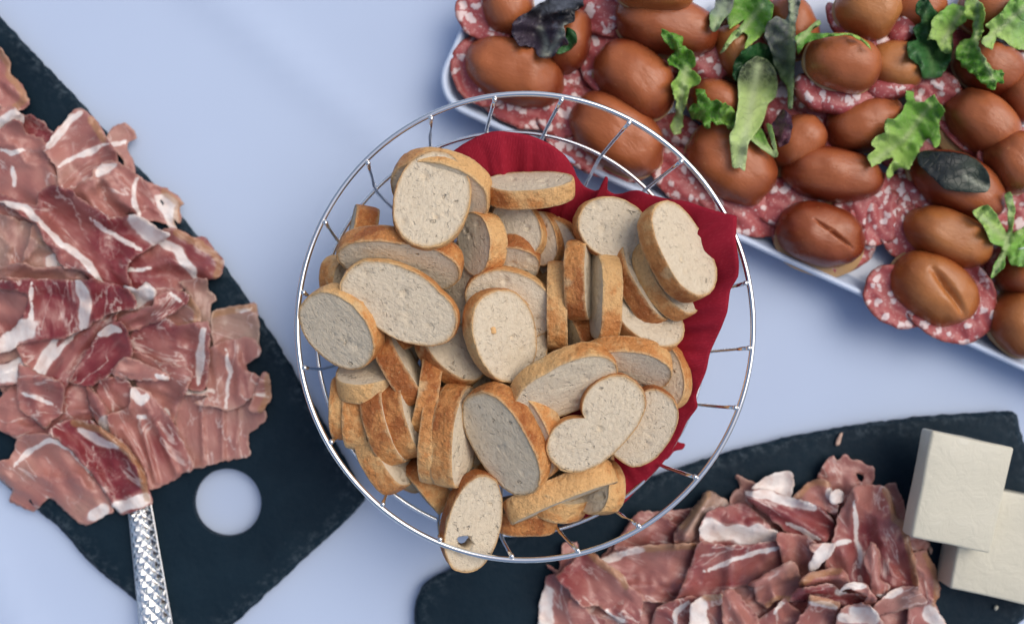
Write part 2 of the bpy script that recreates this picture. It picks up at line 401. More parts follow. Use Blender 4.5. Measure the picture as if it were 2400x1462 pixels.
build_cloth()

# ------------------------------------------------------------------ slate boards
def board(name, outline, label, hole=None, thick=.006, seed=1):
    lp = smooth_loop(outline, 9)
    nxt = np.roll(lp, -1, 0) - np.roll(lp, 1, 0); nr = np.stack([nxt[:, 1], -nxt[:, 0]], 1); nr /= np.linalg.norm(nr, axis=1)[:, None]
    cen = lp.mean(0)
    if ((lp + nr - cen) ** 2).sum() < ((lp - cen) ** 2).sum(): nr = -nr
    n = len(lp)
    def ring(off, amp, f, sd): return lp + nr * np.array([off + amp * fbm(q[0] * f, q[1] * f, sd, 4, .65) for q in lp])[:, None]
    r0 = ring(0, 4, .03, seed); r1 = ring(2, 6, .045, seed + 1); r2 = ring(-3, 6, .06, seed + 2); r3 = ring(-9, 14, .035, seed + 3)
    hl = []
    if hole:
        cx, cy, rr = hole; hl = [np.array([(cx + rr * math.cos(a), cy + rr * math.sin(a)) for a in np.linspace(0, 2 * math.pi, 96, endpoint=False)])]
    v, tri, d, lp2 = fill(r3, 30, hl, seed)
    vs = [P(q[0], q[1], thick + .0004 * fbm(q[0] * .01, q[1] * .01, 9)) for q in v]; fs = list(tri); edge = list(np.exp(-d / 14))
    def add_ring(r, z, jit):
        s = len(vs)
        for q in r: vs.append(P(q[0], q[1], z + jit * fbm(q[0] * .05, q[1] * .05, seed + 8, 3))); edge.append(1.0)
        return s
    s3 = add_ring(r3, thick, 0); s2 = add_ring(r2, thick * .78, .0008); s1 = add_ring(r1, thick * .4, .0008); s0 = add_ring(r0, .0002, 0)
    for a, b in ((s3, s2), (s2, s1), (s1, s0)):
        for i in range(n): fs.append((a + i, a + (i + 1) % n, b + (i + 1) % n, b + i))
    for h in hl:
        cx, cy, rr = hole; rings = []
        for (dr, z) in ((0, thick), (-1.5, thick * .85), (-1.5, .0002)):
            s = len(vs); rings.append(s)
            for a in np.linspace(0, 2 * math.pi, 96, endpoint=False):
                q = P(cx, cy, thick); k = (rr + dr) / ppm(thick)
                vs.append(Vector((q.x + k * math.cos(a), q.y - k * math.sin(a), z))); edge.append(.3)
        for a, b in zip(rings[:-1], rings[1:]):
            for i in range(96): fs.append((a + i, b + i, b + (i + 1) % 96, a + (i + 1) % 96))
    o = mk(name, vs, fs, SLATE, smooth=False, attrs={'edge': edge}); tag(o, label, 'slate board')
    for p in o.data.polygons:
        if p.normal.z > .9: p.use_smooth = True
    h_put(v, np.full(len(v), thick))
    cells = np.stack(np.meshgrid(np.arange(OX, OX + CELL * H.shape[1], CELL), np.arange(OY, OY + CELL * H.shape[0], CELL)), -1).reshape(-1, 2) + CELL / 2
    ok = inside(cells, lp2); h_put(cells[ok], np.full(ok.sum(), thick))
    return o
board('slate_board', [(-320, -330), (-120, -80), (0, 42), (80, 128), (180, 232), (270, 335), (370, 445), (450, 540), (520, 618), (590, 715), (650, 805), (720, 925), (790, 1045), (848, 1150), (854, 1172), (800, 1228), (720, 1300), (640, 1375), (560, 1448), (480, 1520), (440, 1512), (380, 1458), (330, 1414), (222, 1326), (140, 1235), (83, 1190), (0, 1123), (-120, 1020), (-320, 840)],
      'dark slate board with a round hole, holding ham and a silver handle', hole=(532, 1178, 81), seed=2)
board('slate_board', [(975, 1530), (972, 1450), (976, 1405), (1000, 1362), (1050, 1336), (1110, 1296), (1165, 1262), (1300, 1205), (1450, 1148), (1560, 1106), (1700, 1062), (1850, 1024), (2000, 997), (2150, 978), (2290, 968), (2372, 966), (2385, 985), (2396, 1030), (2420, 1080), (2450, 1200), (2465, 1390), (2420, 1432), (2370, 1472), (2290, 1560), (2200, 1640), (1400, 1660), (1000, 1600)],
      'dark slate board with chipped edges, holding ham and butter', seed=6)

# ------------------------------------------------------------------ draped sheets (ham, salami, leaves)
def sheet(name, outline, label, cat, group, mat, res=8, rag=6, ragf=.06, amp=.0022, wl=90, thick=.0011, seed=0, folds=(), lift=0.0,
          fat=(), fat_w=8, rims=(), tone=.5, grain=0.0, axis=None, ribs=(), rib_w=6, zabs=None, drop=0.0, holes=(), base=0.0, parent=None, stiff=5, curl=0.0):
    lp = smooth_loop(outline, 5)
    v, tri, d, lp = fill(lp, res, [smooth_loop(h, 5) for h in holes], seed, rag, ragf)
    rng = random.Random(seed)
    if zabs is None:
        Hs = blur(dilate(H, 1), stiff); z = np.maximum(bil(H, v), bil(Hs, v)) + thick * 1.15 + base
    else: z = np.full(len(v), zabs)
    g = math.radians(grain) if grain is not None else rng.uniform(0, 6.28)
    cg, sg = math.cos(g), math.sin(g)
    u = v[:, 0] * cg + v[:, 1] * sg; w = -v[:, 0] * sg + v[:, 1] * cg
    wave = np.zeros(len(v))
    for k, (am, l) in enumerate(((1.0, wl), (.6, wl * .6), (.35, wl * .38))):
        ph = rng.uniform(0, 6.28); tilt = rng.uniform(-.5, .5)
        wave += am * np.sin((w + tilt * u) * 2 * math.pi / l + ph + 1.2 * np.sin(u / l * 2.2 + ph))
    wave = (wave + 1.95) / 3.9
    nz = np.array([fbm(q[0] * .012, q[1] * .012, seed + 3, 3) for q in v])
    cr = 1 - np.abs(np.sin((w + .35 * u) * math.pi / (wl * 1.1) + seed + 1.5 * nz)); z = z + amp * (wave * 1.1 + np.clip(nz, -.4, .6) + (.7 * cr ** 3 if mat is HAM else 0))
    for (line, hgt, wd) in folds:
        z = z + hgt * np.exp(-(poly_dist(v, line) / wd) ** 2)
    if lift: z = z + lift * np.exp(-d / 16) * np.clip(.5 + 1.6 * np.array([fbm(q[0] * .011, q[1] * .011, seed + 11, 2) for q in v]), 0, 1.6)
    if axis is not None and amp > .004: z = z + .0045 * np.exp(-d / 16) * np.array([fbm(q[0] * .06, q[1] * .06, seed + 17, 2) for q in v]) * 2
    if curl: z = z + curl * np.exp(-d / 9)
    if drop:
        c = v.mean(0); rr = np.linalg.norm((v - c) / (np.abs(v - c).max(0)), axis=1); z = z - drop * rr ** 2
    if zabs is None: z = np.maximum(z, bil(H, v) + thick * .6)
    vs = [P(q[0], q[1], zz) for q, zz in zip(v, z)]
    k = 1 / 3600.0
    gc = np.stack([u * k + seed * .371, w * k + seed * .137, np.full(len(v), seed * .05)], 1)
    fa = np.zeros(len(v))
    if fat: wob1, wob2, wob3 = [np.array([fbm(q[0] * f_, q[1] * f_, seed + o_, 3) for q in v]) for f_, o_ in ((.03, 31), (.03, 37), (.022, 41))]
    for f in fat:
        line, wd = f if isinstance(f, tuple) and isinstance(f[1], (int, float)) and not isinstance(f[0], (int, float)) else (f, fat_w)
        line = np.array(line, float); vw = v + np.stack([wob1, wob2], 1) * 9
        ends = np.minimum(np.linalg.norm(vw - line[0], axis=1), np.linalg.norm(vw - line[-1], axis=1))
        wl_ = wd * (1.0 + .8 * wob3) * (.5 + .5 * np.clip(ends / 30, 0, 1)) if wd < 13 else wd * (1 + .9 * wob3)
        fa = np.maximum(fa, np.clip(1.25 - poly_dist(vw, line) / np.maximum(wl_, .8) * .62, 0, 1))
    ri = np.zeros(len(v))
    for line in rims: ri = np.maximum(ri, np.exp(-(poly_dist(v, line) / 11) ** 2))
    attrs = {'gc': gc, 'fat': fa, 'tone': np.full(len(v), tone)}
    if mat is SALAMI or axis is not None: ri = np.maximum(ri, np.exp(-(d / 4.0) ** 2))
    attrs['rim'] = ri; attrs['edge'] = np.exp(-(d / 3.5) ** 2)
    if axis is not None:
        a = np.array(axis[0], float); b = np.array(axis[1], float); ab = b - a
        attrs['along'] = np.clip(((v - a) @ ab) / (ab @ ab), 0, 1)
        rb = np.zeros(len(v))
        for line in ribs: rb = np.maximum(rb, np.exp(-(poly_dist(v, line) / rib_w) ** 2))
        attrs['ribs'] = rb
    o = mk(name, vs, tri, mat, parent=parent, attrs=attrs)
    so = o.modifiers.new('thickness', 'SOLIDIFY'); so.thickness = thick; so.offset = -1
    if parent is None: tag(o, label, cat, group)
    if zabs is None or mat is SALAMI: h_put(v, z)
    return o
def Z1(p): return [(x * .4446, y * .4446 + 100) for x, y in p]          # tracing windows on the photograph
def Z2(p): return [(x * .5556, y * .5556 + 650) for x, y in p]
def Z5(p): return [(x * .357 + 1600, y * .357 + 940) for x, y in p]
def Z4(p): return [(x * .357 + 960, y * .357 + 940) for x, y in p]
def T1(p): return [(x * .342 + 1020, y * .342) for x, y in p]
def T2(p): return [(x / 3 + 1600, y / 3) for x, y in p]
def T3(p): return [(x * .4105 + 1600, y * .4105 + 300) for x, y in p]

# ------------------------------------------------------------------ silver handle under the ham
def build_handle():
    a = P(322, 1150, .0102); b = P(378, 1560, .0105); n, m = 260, 44
    ax = (b - a); Ln = ax.length; ax.normalize(); sx = Vector((-ax.y, ax.x, 0)).normalized()
    if sx.x < 0: sx = -sx
    root = empty('serving_utensil', a, 'silver utensil handle with raised diamond pattern, half buried under ham', 'serving utensil')
    vs = []; fs = []
    for i in range(n + 1):
        s = i / n; w = (.0072 + .0045 * s ** 1.1)
        for j in range(m + 1):
            t = -1 + 2 * j / m
            x = t * w; y = s * Ln
            dome = .0034 * (1 - abs(t) ** 2.6) - .0008
            cell = .0058 + .0022 * s
            p = (y / cell + t * 1.5) ; q = (y / cell - t * 1.5)
            fp = abs((p % 1) - .5) * 2; fq = abs((q % 1) - .5) * 2
            pyr = (1 - max(fp, fq)) ** .8 * .0020
            k = min(1, max(0, (1 - abs(t)) * 8))
            vs.append(a + ax * y + sx * x + Vector((0, 0, dome + pyr * k + .0006)))
    for i in range(n):
        for j in range(m):
            q = i * (m + 1) + j; fs.append((q, q + 1, q + m + 2, q + m + 1))
    s0 = len(vs)
    for i in range(n + 1):
        s = i / n; w = (.0072 + .0045 * s ** 1.1)
        for t in (-1, 1): vs.append(a + ax * (s * Ln) + sx * (t * w * .96) + Vector((0, 0, -.0032)))
    for i in range(n):
        fs.append((i * (m + 1), (i + 1) * (m + 1), s0 + 2 * (i + 1), s0 + 2 * i))
        fs.append((i * (m + 1) + m, s0 + 2 * i + 1, s0 + 2 * (i + 1) + 1, (i + 1) * (m + 1) + m))
        fs.append((s0 + 2 * i, s0 + 2 * i + 2, s0 + 2 * i + 3, s0 + 2 * i + 1))
    mk('handle', vs, fs, STEEL, root, smooth=False)
    for t in (-1, 1):
        pth = [a + ax * (Ln * s) + sx * (t * (.0072 + .0045 * s ** 1.1)) + Vector((0, 0, -.0006)) for s in np.linspace(0, 1, 30)]
        v, f = tube(pth, .0007, 8); mk('edge_bead', v, f, STEEL, root)
    h_put_world([v + Vector((0, 0, .0004)) for v in vs])
    pth = [a + ax * (-.0005), a + ax * (-.003) + Vector((0, 0, -.001)), a + ax * (-.006) + Vector((0, 0, -.0016))]
    v, f = tube(pth, .0024, 10); h_put_world(v); mk('neck', v, f, STEEL, root)
build_handle()

# ------------------------------------------------------------------ ham beside the silver handle
HG1 = 'ham slices piled on the slate board with a hole'
HG2 = 'ham slices piled on the slate board with butter'
hn = [0]
def ham(tr, pts, label, tone=.5, grain=0, grp=HG1, **kw):
    hn[0] += 1
    for k in ('fat',):
        if k in kw: kw[k] = [(tr(f[0]), max(f[1], 4.5)) for f in kw[k]]
    if 'rims' in kw: kw['rims'] = [tr(l) for l in kw['rims']]
    if 'folds' in kw: kw['folds'] = [(tr(l), h, w) for l, h, w in kw['folds']]
    if 'holes' in kw: kw['holes'] = [tr(l) for l in kw['holes']]
    kw.setdefault('amp', .0026); kw['amp'] *= 1.5; kw.setdefault('lift', .0030); kw.setdefault('thick', .0005); kw.setdefault('res', 6); kw.setdefault('stiff', 9); kw.setdefault('wl', 130)
    kw.setdefault('rag', 7); kw.setdefault('ragf', .075)
    op = np.array(tr(pts), float); cc = op.mean(0); op = cc + (op - cc) * 1.05 + (op - cc) / (np.linalg.norm(op - cc, axis=1)[:, None] + 1e-6) * 4
    return sheet('ham_slice', [tuple(q) for q in op], label, 'ham slice', grp, HAM, seed=hn[0] + 20, tone=tone, grain=grain, **kw)
F = 'thin cured ham slice '
under = 'thin cured ham slice lying lowest in the pile on bare slate'
ham(Z2, [(-60, -600), (60, -520), (200, -420), (360, -280), (420, -60), (300, 100), (100, 140), (-80, 100)], F + 'under all others toward the far board end', .45, 20, amp=.001)
ham(Z2, [(60, 20), (300, -40), (600, 60), (700, 300), (560, 520), (300, 560), (60, 500), (-60, 300)], F + 'lowest beneath the banded red slices', .45, 60, amp=.001)
ham(Z2, [(400, 60), (700, 40), (840, 160), (860, 400), (720, 560), (520, 520), (420, 300)], F + 'lowest beneath the smooth dark rose slice', .4, 40, amp=.001)
ham(Z1, [(-60, 40), (0, 48), (22, 72), (55, 120), (48, 170), (90, 205), (120, 255), (142, 292), (132, 332), (80, 345), (0, 385), (-60, 380)], F + 'curling off the far end of the pile with brown rim', .55, 60,
    rims=[[(0, 50), (50, 120), (50, 170), (140, 292), (80, 345)]], amp=.004, folds=[([(0, 190), (130, 300)], .004, 12)])
ham(Z1, [(100, 388), (170, 408), (235, 452), (288, 495), (240, 570), (150, 540), (80, 470)], F + 'dark and small, tucked behind the fat edged slice', .85, 30)
ham(Z1, [(-60, 362), (0, 362), (60, 345), (115, 398), (105, 432), (60, 445), (0, 490), (-60, 500)], F + 'mostly white fat, beside the brown rimmed curl', .5, -20, fat=[([(-40, 470), (30, 430), (100, 405)], 20)])
ham(Z1, [(-60, 480), (0, 478), (70, 428), (112, 436), (142, 500), (215, 520), (245, 562), (300, 640), (320, 720), (296, 772), (250, 745), (205, 790), (217, 835), (205, 866), (120, 842), (0, 797), (-60, 790)],
    F + 'dusky pink with a single pale thread, notched tip', .55, 40, fat=[([(0, 560), (60, 580), (150, 565)], 4), ([(70, 650), (75, 760)], 2.5)], folds=[([(230, 560), (280, 740)], .003, 14)])
ham(Z1, [(655, 438), (700, 480), (710, 512), (672, 530), (664, 562), (700, 618), (707, 684), (660, 665), (650, 610), (620, 572), (590, 572), (574, 540), (588, 470)], F + 'small scrap hooking over the slate edge', .45, 70, rag=5, amp=.002, fat=[([(575, 540), (660, 525)], 3)])
ham(Z1, [(435, 365), (480, 405), (520, 450), (545, 512), (590, 560), (607, 640), (540, 700), (470, 752), (400, 792), (320, 750), (310, 652), (240, 560), (290, 510), (368, 402), (400, 372)], F + 'pointed, white fat rim and pale diagonal line',
    .5, -35, fat=[([(245, 555), (300, 500), (370, 395), (430, 366)], 8), ([(310, 652), (400, 600), (470, 575), (570, 530)], 5)], rims=[[(480, 405), (545, 512)]], folds=[([(330, 640), (520, 470)], .002, 20)])
ham(Z1, [(600, 640), (700, 690), (762, 742), (862, 782), (922, 815), (950, 852), (925, 868), (938, 900), (930, 945), (895, 920), (926, 992), (880, 960), (835, 935), (740, 920), (700, 890), (655, 915), (560, 936), (500, 920), (460, 870), (395, 815), (440, 752), (505, 718), (508, 680)],
    F + 'rumpled, its frayed fat tip at the slate edge', .5, 40, fat=[([(860, 830), (900, 900), (915, 985)], 16), ([(725, 710), (705, 830), (740, 918)], 5), ([(510, 700), (560, 660), (600, 645)], 10), ([(440, 870), (490, 900)], 8)],
    folds=[([(560, 720), (690, 870)], .007, 14), ([(600, 690), (720, 850)], .005, 10), ([(440, 790), (510, 880)], .004, 12)], rims=[[(860, 782), (950, 852)], [(935, 880), (930, 945)]], amp=.004)
ham(Z1, [(-60, 900), (0, 915), (60, 938), (200, 978), (185, 1060), (145, 1122), (80, 1172), (0, 1182), (-60, 1180)], F + 'brownish, wrinkled, under the long striped slice', .3, 80, amp=.004)
ham(Z1, [(195, 975), (240, 1030), (290, 1100), (345, 1168), (392, 1190), (372, 1242), (300, 1185), (200, 1190), (128, 1180), (148, 1090)], F + 'greyish with one white fat corner', .25, 60, fat=[([(290, 1150), (385, 1215)], 16)])
ham(Z1, [(-60, 1190), (0, 1190), (100, 1168), (200, 1196), (350, 1180), (425, 1190), (465, 1252), (330, 1268), (170, 1262), (-60, 1250)], F + 'narrow dark strip between two larger slices', .4, 0)
ham(Z1, [(858, 1005), (930, 998), (1000, 1040), (1070, 1038), (1112, 1100), (1162, 1160), (1152, 1210), (1130, 1236), (1050, 1250), (970, 1282), (870, 1312), (800, 1332), (740, 1312), (700, 1282), (680, 1250), (655, 1190), (660, 1150), (760, 1090)],
    F + 'folded with broad white stripe and orange rim at slate edge', .7, 40, fat=[([(830, 1040), (930, 1092), (1000, 1180), (1040, 1262)], 9), ([(680, 1200), (800, 1195)], 4)], rims=[[(1000, 1040), (1110, 1100), (1160, 1160), (1140, 1235)], [(930, 1000), (1060, 1060)]], folds=[([(690, 1210), (900, 1150), (1090, 1180)], .005, 16)], amp=.003)
ham(Z1, [(290, 770), (382, 812), (480, 882), (560, 932), (700, 915), (800, 982), (862, 1006), (850, 1030), (735, 1092), (662, 1150), (650, 1200), (682, 1272), (640, 1302), (580, 1280), (520, 1272), (470, 1250), (430, 1190), (345, 1168), (290, 1092), (240, 1022), (210, 962), (140, 920), (60, 862), (-60, 830), (-60, 792), (0, 800), (120, 842), (208, 868), (225, 800)],
    F + 'long, wine red centre between winding white fat lines', .85, 38, fat=[([(-40, 840), (130, 870), (200, 930), (260, 1000), (330, 1070), (430, 1130), (520, 1240), (565, 1285)], 6), ([(480, 930), (620, 1022), (740, 1095)], 4), ([(720, 930), (780, 990), (850, 1012)], 22)],
    folds=[([(210, 940), (330, 1060), (500, 1230)], .006, 16), ([(400, 830), (700, 1060)], .003, 22)], amp=.003)
ham(Z1, [(650, 1288), (720, 1312), (762, 1270), (802, 1310), (796, 1400), (740, 1442), (640, 1462), (575, 1440), (680, 1392), (692, 1350)], F + 'curled knob of white fat over the banded slice', .5, 30, fat=[([(660, 1300), (700, 1330), (780, 1290)], 16), ([(690, 1370), (780, 1330)], 14)], amp=.004)
ham(Z2, [(-60, 0), (0, 8), (130, 20), (132, 90), (102, 140), (70, 202), (0, 232), (-60, 230)], F + 'deep brown hollow beside the banded slice', .6, 50, amp=.004)
ham(Z2, [(868, 18), (880, 70), (908, 104), (885, 120), (892, 200), (922, 250), (926, 312), (872, 332), (830, 200), (822, 140), (790, 60), (760, 30)], F + 'grey and lean, hanging along the board edge', .05, 80)
ham(Z2, [(905, 155), (1040, 124), (1076, 128), (1086, 300), (1050, 335), (920, 300)], F + 'tan topped square beside the slate edge', .15, 10, rims=[[(905, 155), (1040, 125), (1076, 130)]], fat=[([(990, 140), (1060, 128)], 3)], amp=.0016)
ham(Z2, [(790, 500), (900, 520), (1000, 508), (1100, 560), (1106, 600), (1070, 632), (1032, 660), (1042, 738), (990, 752), (900, 772), (800, 797), (770, 700), (750, 600), (755, 540)], F + 'mauve with straight pleats, close to the round hole', .35, 80,
    folds=[([(850, 540), (860, 770)], .0030, 5), ([(940, 540), (940, 755)], .0030, 5), ([(1010, 560), (1000, 700)], .002, 5)], amp=.0012)
ham(Z2, [(928, 290), (1050, 264), (1086, 310), (1080, 342), (1030, 370), (1036, 395), (1082, 420), (1086, 470), (1050, 500), (960, 547), (900, 530), (828, 520), (885, 492), (782, 486), (778, 468), (885, 465), (870, 430), (868, 330)], F + 'torn along one side, crossed by two white fat lines', .3, 85,
    fat=[([(955, 295), (968, 400), (950, 547)], 4.5), ([(780, 478), (900, 480)], 6)], folds=[([(900, 300), (920, 500)], .003, 10), ([(1000, 300), (1010, 500)], .003, 10)])
ham(Z2, [(1110, 410), (1130, 414), (1134, 500), (1104, 562), (1060, 546), (1078, 490), (1096, 440)], F + 'small curled tail with white stripe over slate', .45, 0, rims=[[(1130, 415), (1134, 500), (1100, 560)]], fat=[([(1070, 490), (1130, 497)], 4)], amp=.004)
ham(Z2, [(780, 75), (832, 140), (834, 190), (750, 212), (700, 204), (668, 165)], F + 'orange brown torn corner with golden edge', .35, 30, rims=[[(780, 75), (832, 140), (834, 190), (750, 212)]], amp=.003)
ham(Z2, [(610, 190), (680, 168), (740, 212), (830, 196), (872, 200), (870, 300), (860, 442), (832, 466), (790, 452), (680, 382), (590, 322), (543, 290)], F + 'smooth dark rose, ending in a white fat edge', .7, 20, fat=[([(856, 220), (845, 330), (838, 450)], 7)], folds=[([(760, 215), (740, 400)], .002, 18)], amp=.0016)
ham(Z2, [(720, 58), (782, 80), (770, 115), (680, 170), (580, 212), (530, 216), (490, 180), (540, 150), (640, 130), (652, 90)], F + 'narrow pink fold below the fat knob', .65, -30, fat=[([(720, 60), (775, 110)], 4)], folds=[([(520, 190), (740, 90)], .005, 14)])
ham(Z2, [(-60, 530), (0, 520), (80, 450), (260, 448), (330, 440), (412, 530), (402, 592), (320, 612), (220, 662), (150, 702), (80, 672), (0, 632), (-60, 620)], F + 'wide, dull brown red, beside the bottom fold', .55, 10, amp=.0035)
ham(Z2, [(590, 330), (680, 370), (792, 400), (772, 480), (740, 545), (718, 612), (660, 612), (600, 482), (560, 420), (420, 430), (530, 350)], F + 'wide rose slice with a white nick at its end', .6, 30, fat=[([(700, 560), (712, 612)], 9), ([(560, 480), (600, 510)], 12)])
ham(Z2, [(430, 440), (520, 430), (547, 470), (540, 562), (482, 582), (420, 500)], F + 'plain rose flap between two ragged slices', .65, 60)
ham(Z2, [(368, 470), (440, 540), (470, 618), (462, 650), (428, 645), (400, 582), (378, 540)], F + 'thin strip ending in a white fat bead', .6, 60, fat=[([(445, 612), (447, 640)], 14)], folds=[([(390, 500), (450, 620)], .004, 12)])
ham(Z2, [(-60, 375), (0, 370), (92, 344), (86, 400), (50, 442), (0, 452), (-60, 455)], F + 'edged by a rounded cushion of fat', .5, -20, fat=[([(-40, 420), (40, 400), (86, 360)], 20)], amp=.004)
ham(Z2, [(560, 480), (632, 500), (722, 620), (762, 702), (802, 780), (740, 832), (660, 872), (615, 876), (590, 800), (540, 722), (480, 652), (468, 590), (552, 560)], F + 'pink with two long pleats, beside the handle', .65, 62,
    folds=[([(590, 600), (660, 860)], .0045, 6), ([(660, 620), (745, 820)], .0045, 6), ([(520, 640), (600, 780)], .003, 8)], fat=[([(560, 480), (590, 520), (620, 500)], 10), ([(580, 590), (620, 590)], 8)], amp=.0014)
ham(Z2, [(480, 140), (472, 190), (420, 242), (382, 310), (300, 412), (270, 456), (200, 432), (150, 402), (110, 342), (88, 292), (180, 255), (330, 215), (400, 175)], F + 'bright pink with parallel slanting white streaks', .75, -48,
    fat=[([(235, 255), (190, 330), (150, 400)], 11), ([(330, 222), (250, 310), (175, 405)], 4)], folds=[([(420, 190), (240, 420)], .005, 18)])
ham(Z2, [(500, 200), (537, 262), (547, 322), (520, 362), (430, 422), (380, 447), (308, 430), (340, 370), (400, 282), (430, 230)], F + 'dark red, thinly veined, white at one end', .9, -40, fat=[([(425, 238), (470, 218), (505, 225)], 8)], folds=[([(350, 400), (500, 270)], .004, 20)])
ham(Z2, [(530, 345), (600, 370), (690, 400), (702, 425), (640, 432), (530, 422), (478, 402)], F + 'pale spike shaped tip crossing a rose slice', .4, 15, fat=[([(660, 410), (700, 425)], 7)], folds=[([(500, 390), (680, 412)], .003, 10)])
ham(Z2, [(85, 378), (112, 390), (180, 420), (257, 460), (250, 562), (215, 592), (190, 632), (150, 590), (85, 540)], F + 'narrowing to a torn point, fine cross veins', .65, 10, fat=[([(90, 480), (240, 540)], 2.5)], folds=[([(95, 400), (190, 620)], .003, 14)])
ham(Z2, [(-60, 20), (60, 28), (134, 18), (330, 24), (450, 30), (520, 60), (552, 100), (542, 130), (470, 142), (380, 182), (332, 215), (260, 245), (180, 256), (100, 270), (4, 306), (6, 250), (70, 208), (110, 150), (128, 80), (-60, 45)], F + 'red, crossed by a thick and a thin white band', .95, 82,
    fat=[([(334, 20), (362, 110), (350, 212)], 11), ([(135, 24), (132, 120), (128, 215)], 4), ([(8, 285), (60, 245), (110, 225)], 20)], folds=[([(150, 40), (450, 60)], .003, 18)], amp=.0022)
ham(Z2, [(90, 690), (212, 678), (330, 760), (402, 850), (442, 930), (462, 982), (430, 992), (402, 1012), (350, 1032), (300, 1002), (230, 932), (205, 925), (150, 976), (60, 940), (64, 890), (10, 852), (8, 790), (60, 770)], F + 'broad, torn, greyish middle, overhanging the board corner', .4, 35,
    fat=[([(60, 795), (130, 720), (215, 690), (300, 720), (390, 830)], 3.5), ([(390, 1000), (425, 985)], 14)], folds=[([(220, 700), (350, 880)], .004, 20)], amp=.003)
ham(Z2, [(310, 610), (420, 640), (530, 722), (592, 800), (616, 890), (627, 942), (560, 972), (502, 982), (470, 940), (420, 860), (340, 760), (270, 692), (225, 660)], F + 'deep red rolled fold with golden rim covering the handle end', 1.0, 55,
    fat=[([(330, 640), (420, 690), (500, 722)], 7), ([(500, 965), (560, 955), (612, 930)], 13)], rims=[[(310, 612), (420, 640), (530, 722), (592, 800), (620, 930)]], folds=[([(420, 650), (540, 740), (600, 860)], .009, 13), ([(400, 820), (480, 950)], .004, 12)], amp=.002)

# ------------------------------------------------------------------ ham beside the butter
G2 = dict(grp=HG2, amp=.0034)
ham(Z5, [(-480, 620 + 400), (-200, 760), (200, 720), (700, 700), (1200, 700), (1440, 850), (1540, 1200), (1560, 1560), (-560, 1560), (-660, 1200)], 'wide thin ham slice spread lowest beneath the butter side pile', .6, 20, **G2)
ham(Z4, [(908, 1060), (985, 1092), (1008, 952), (1082, 940), (1092, 1030), (1000, 1142), (930, 1082)], F + 'stringy scrap on slate by the basket rim', .5, 60, **G2)
ham(Z4, [(1355, 965), (1440, 830), (1520, 738), (1620, 745), (1760, 832), (1892, 880), (1870, 935), (1600, 955), (1360, 990)], F + 'pink peak rising beside the basket rim', .7, 20, **G2)
ham(Z5, [(-40, 860), (60, 740), (165, 606), (292, 690), (262, 782), (130, 852), (120, 952), (-20, 962)], F + 'olive brown, standing to a point', .1, -40, rims=[[(0, 820), (60, 740), (165, 608)]], folds=[([(20, 880), (165, 640)], .012, 16)], **G2)
ham(Z5, [(-553, 1052), (-393, 990), (-233, 964), (107, 944), (118, 982), (67, 1082), (27, 1202), (-43, 1302), (-293, 1282), (-383, 1182), (-463, 1112)], F + 'broad rose slice with a crinkled pale top rim', .6, 15, fat=[([(-545, 1050), (-393, 1000), (-253, 972)], 7)], rims=[[(-233, 964), (107, 944), (118, 982)]], **G2)
ham(Z5, [(360, 503), (500, 570), (482, 640), (420, 692), (328, 682), (340, 620), (382, 580)], F + 'brown crumpled end beside a lump of fat', .4, 30, **G2)
ham(Z5, [(470, 570), (560, 508), (682, 468), (712, 500), (692, 642), (640, 622), (560, 592)], F + 'upright and almost entirely white fat', .3, 30, fat=[([(500, 565), (600, 530), (690, 500)], 30), ([(600, 580), (690, 620)], 22)], lift=.006, grp=HG2)
ham(Z5, [(1000, 368), (1022, 402), (1070, 362), (1112, 402), (1200, 430), (1242, 440), (1232, 532), (1200, 560), (1212, 582), (1140, 622), (1080, 722), (1040, 742), (1000, 640), (950, 532), (903, 500), (930, 440)], F + 'ragged star shaped pink end lying on slate', .65, 60, holes=[[(1140, 470), (1190, 490), (1180, 530), (1150, 510)]], **G2)
ham(Z5, [(738, 632), (810, 560), (880, 523), (952, 540), (982, 622), (1002, 742), (930, 702), (840, 662)], F + 'rounded, olive rimmed hump beside the star end', .5, 20, rims=[[(738, 632), (810, 560), (880, 523), (952, 540)]], fat=[([(985, 610), (1040, 640)], 14)], folds=[([(800, 620), (930, 570)], .006, 22)], **G2)
ham(Z5, [(970, 620), (1010, 590), (1050, 610), (1040, 650), (990, 660)], F + 'tiny cube of pure white fat', .3, 20, fat=[([(980, 620), (1040, 630)], 30)], grp=HG2, amp=.002)
ham(Z5, [(1338, 570), (1402, 553), (1412, 602), (1442, 662), (1462, 790), (1400, 772), (1370, 662)], F + 'shredded narrow end next to the upper butter', .6, 70, **G2)
ham(Z5, [(1478, 890), (1560, 900), (1602, 932), (1582, 1002), (1500, 1022), (1460, 960)], F + 'small pale flap touching the upper butter', .4, 10, **G2)
ham(Z5, [(1500, 1028), (1592, 1008), (1662, 1130), (1672, 1270), (1652, 1332), (1722, 1450), (1700, 1520), (1480, 1520), (1500, 1352), (1520, 1200)], F + 'reddish strip at the pile side facing the lower butter', .6, 75, rims=[[(1592, 1008), (1662, 1130), (1672, 1270), (1652, 1332)]], fat=[([(1630, 1400), (1700, 1440)], 16)], **G2)
ham(Z5, [(210, 720), (330, 693), (420, 690), (522, 780), (562, 832), (632, 880), (602, 932), (300, 965), (138, 902), (160, 780)], F + 'with one broad white fat slab across the pink', .7, 15, fat=[([(165, 850), (300, 860), (430, 870), (600, 890)], 19)], **G2)
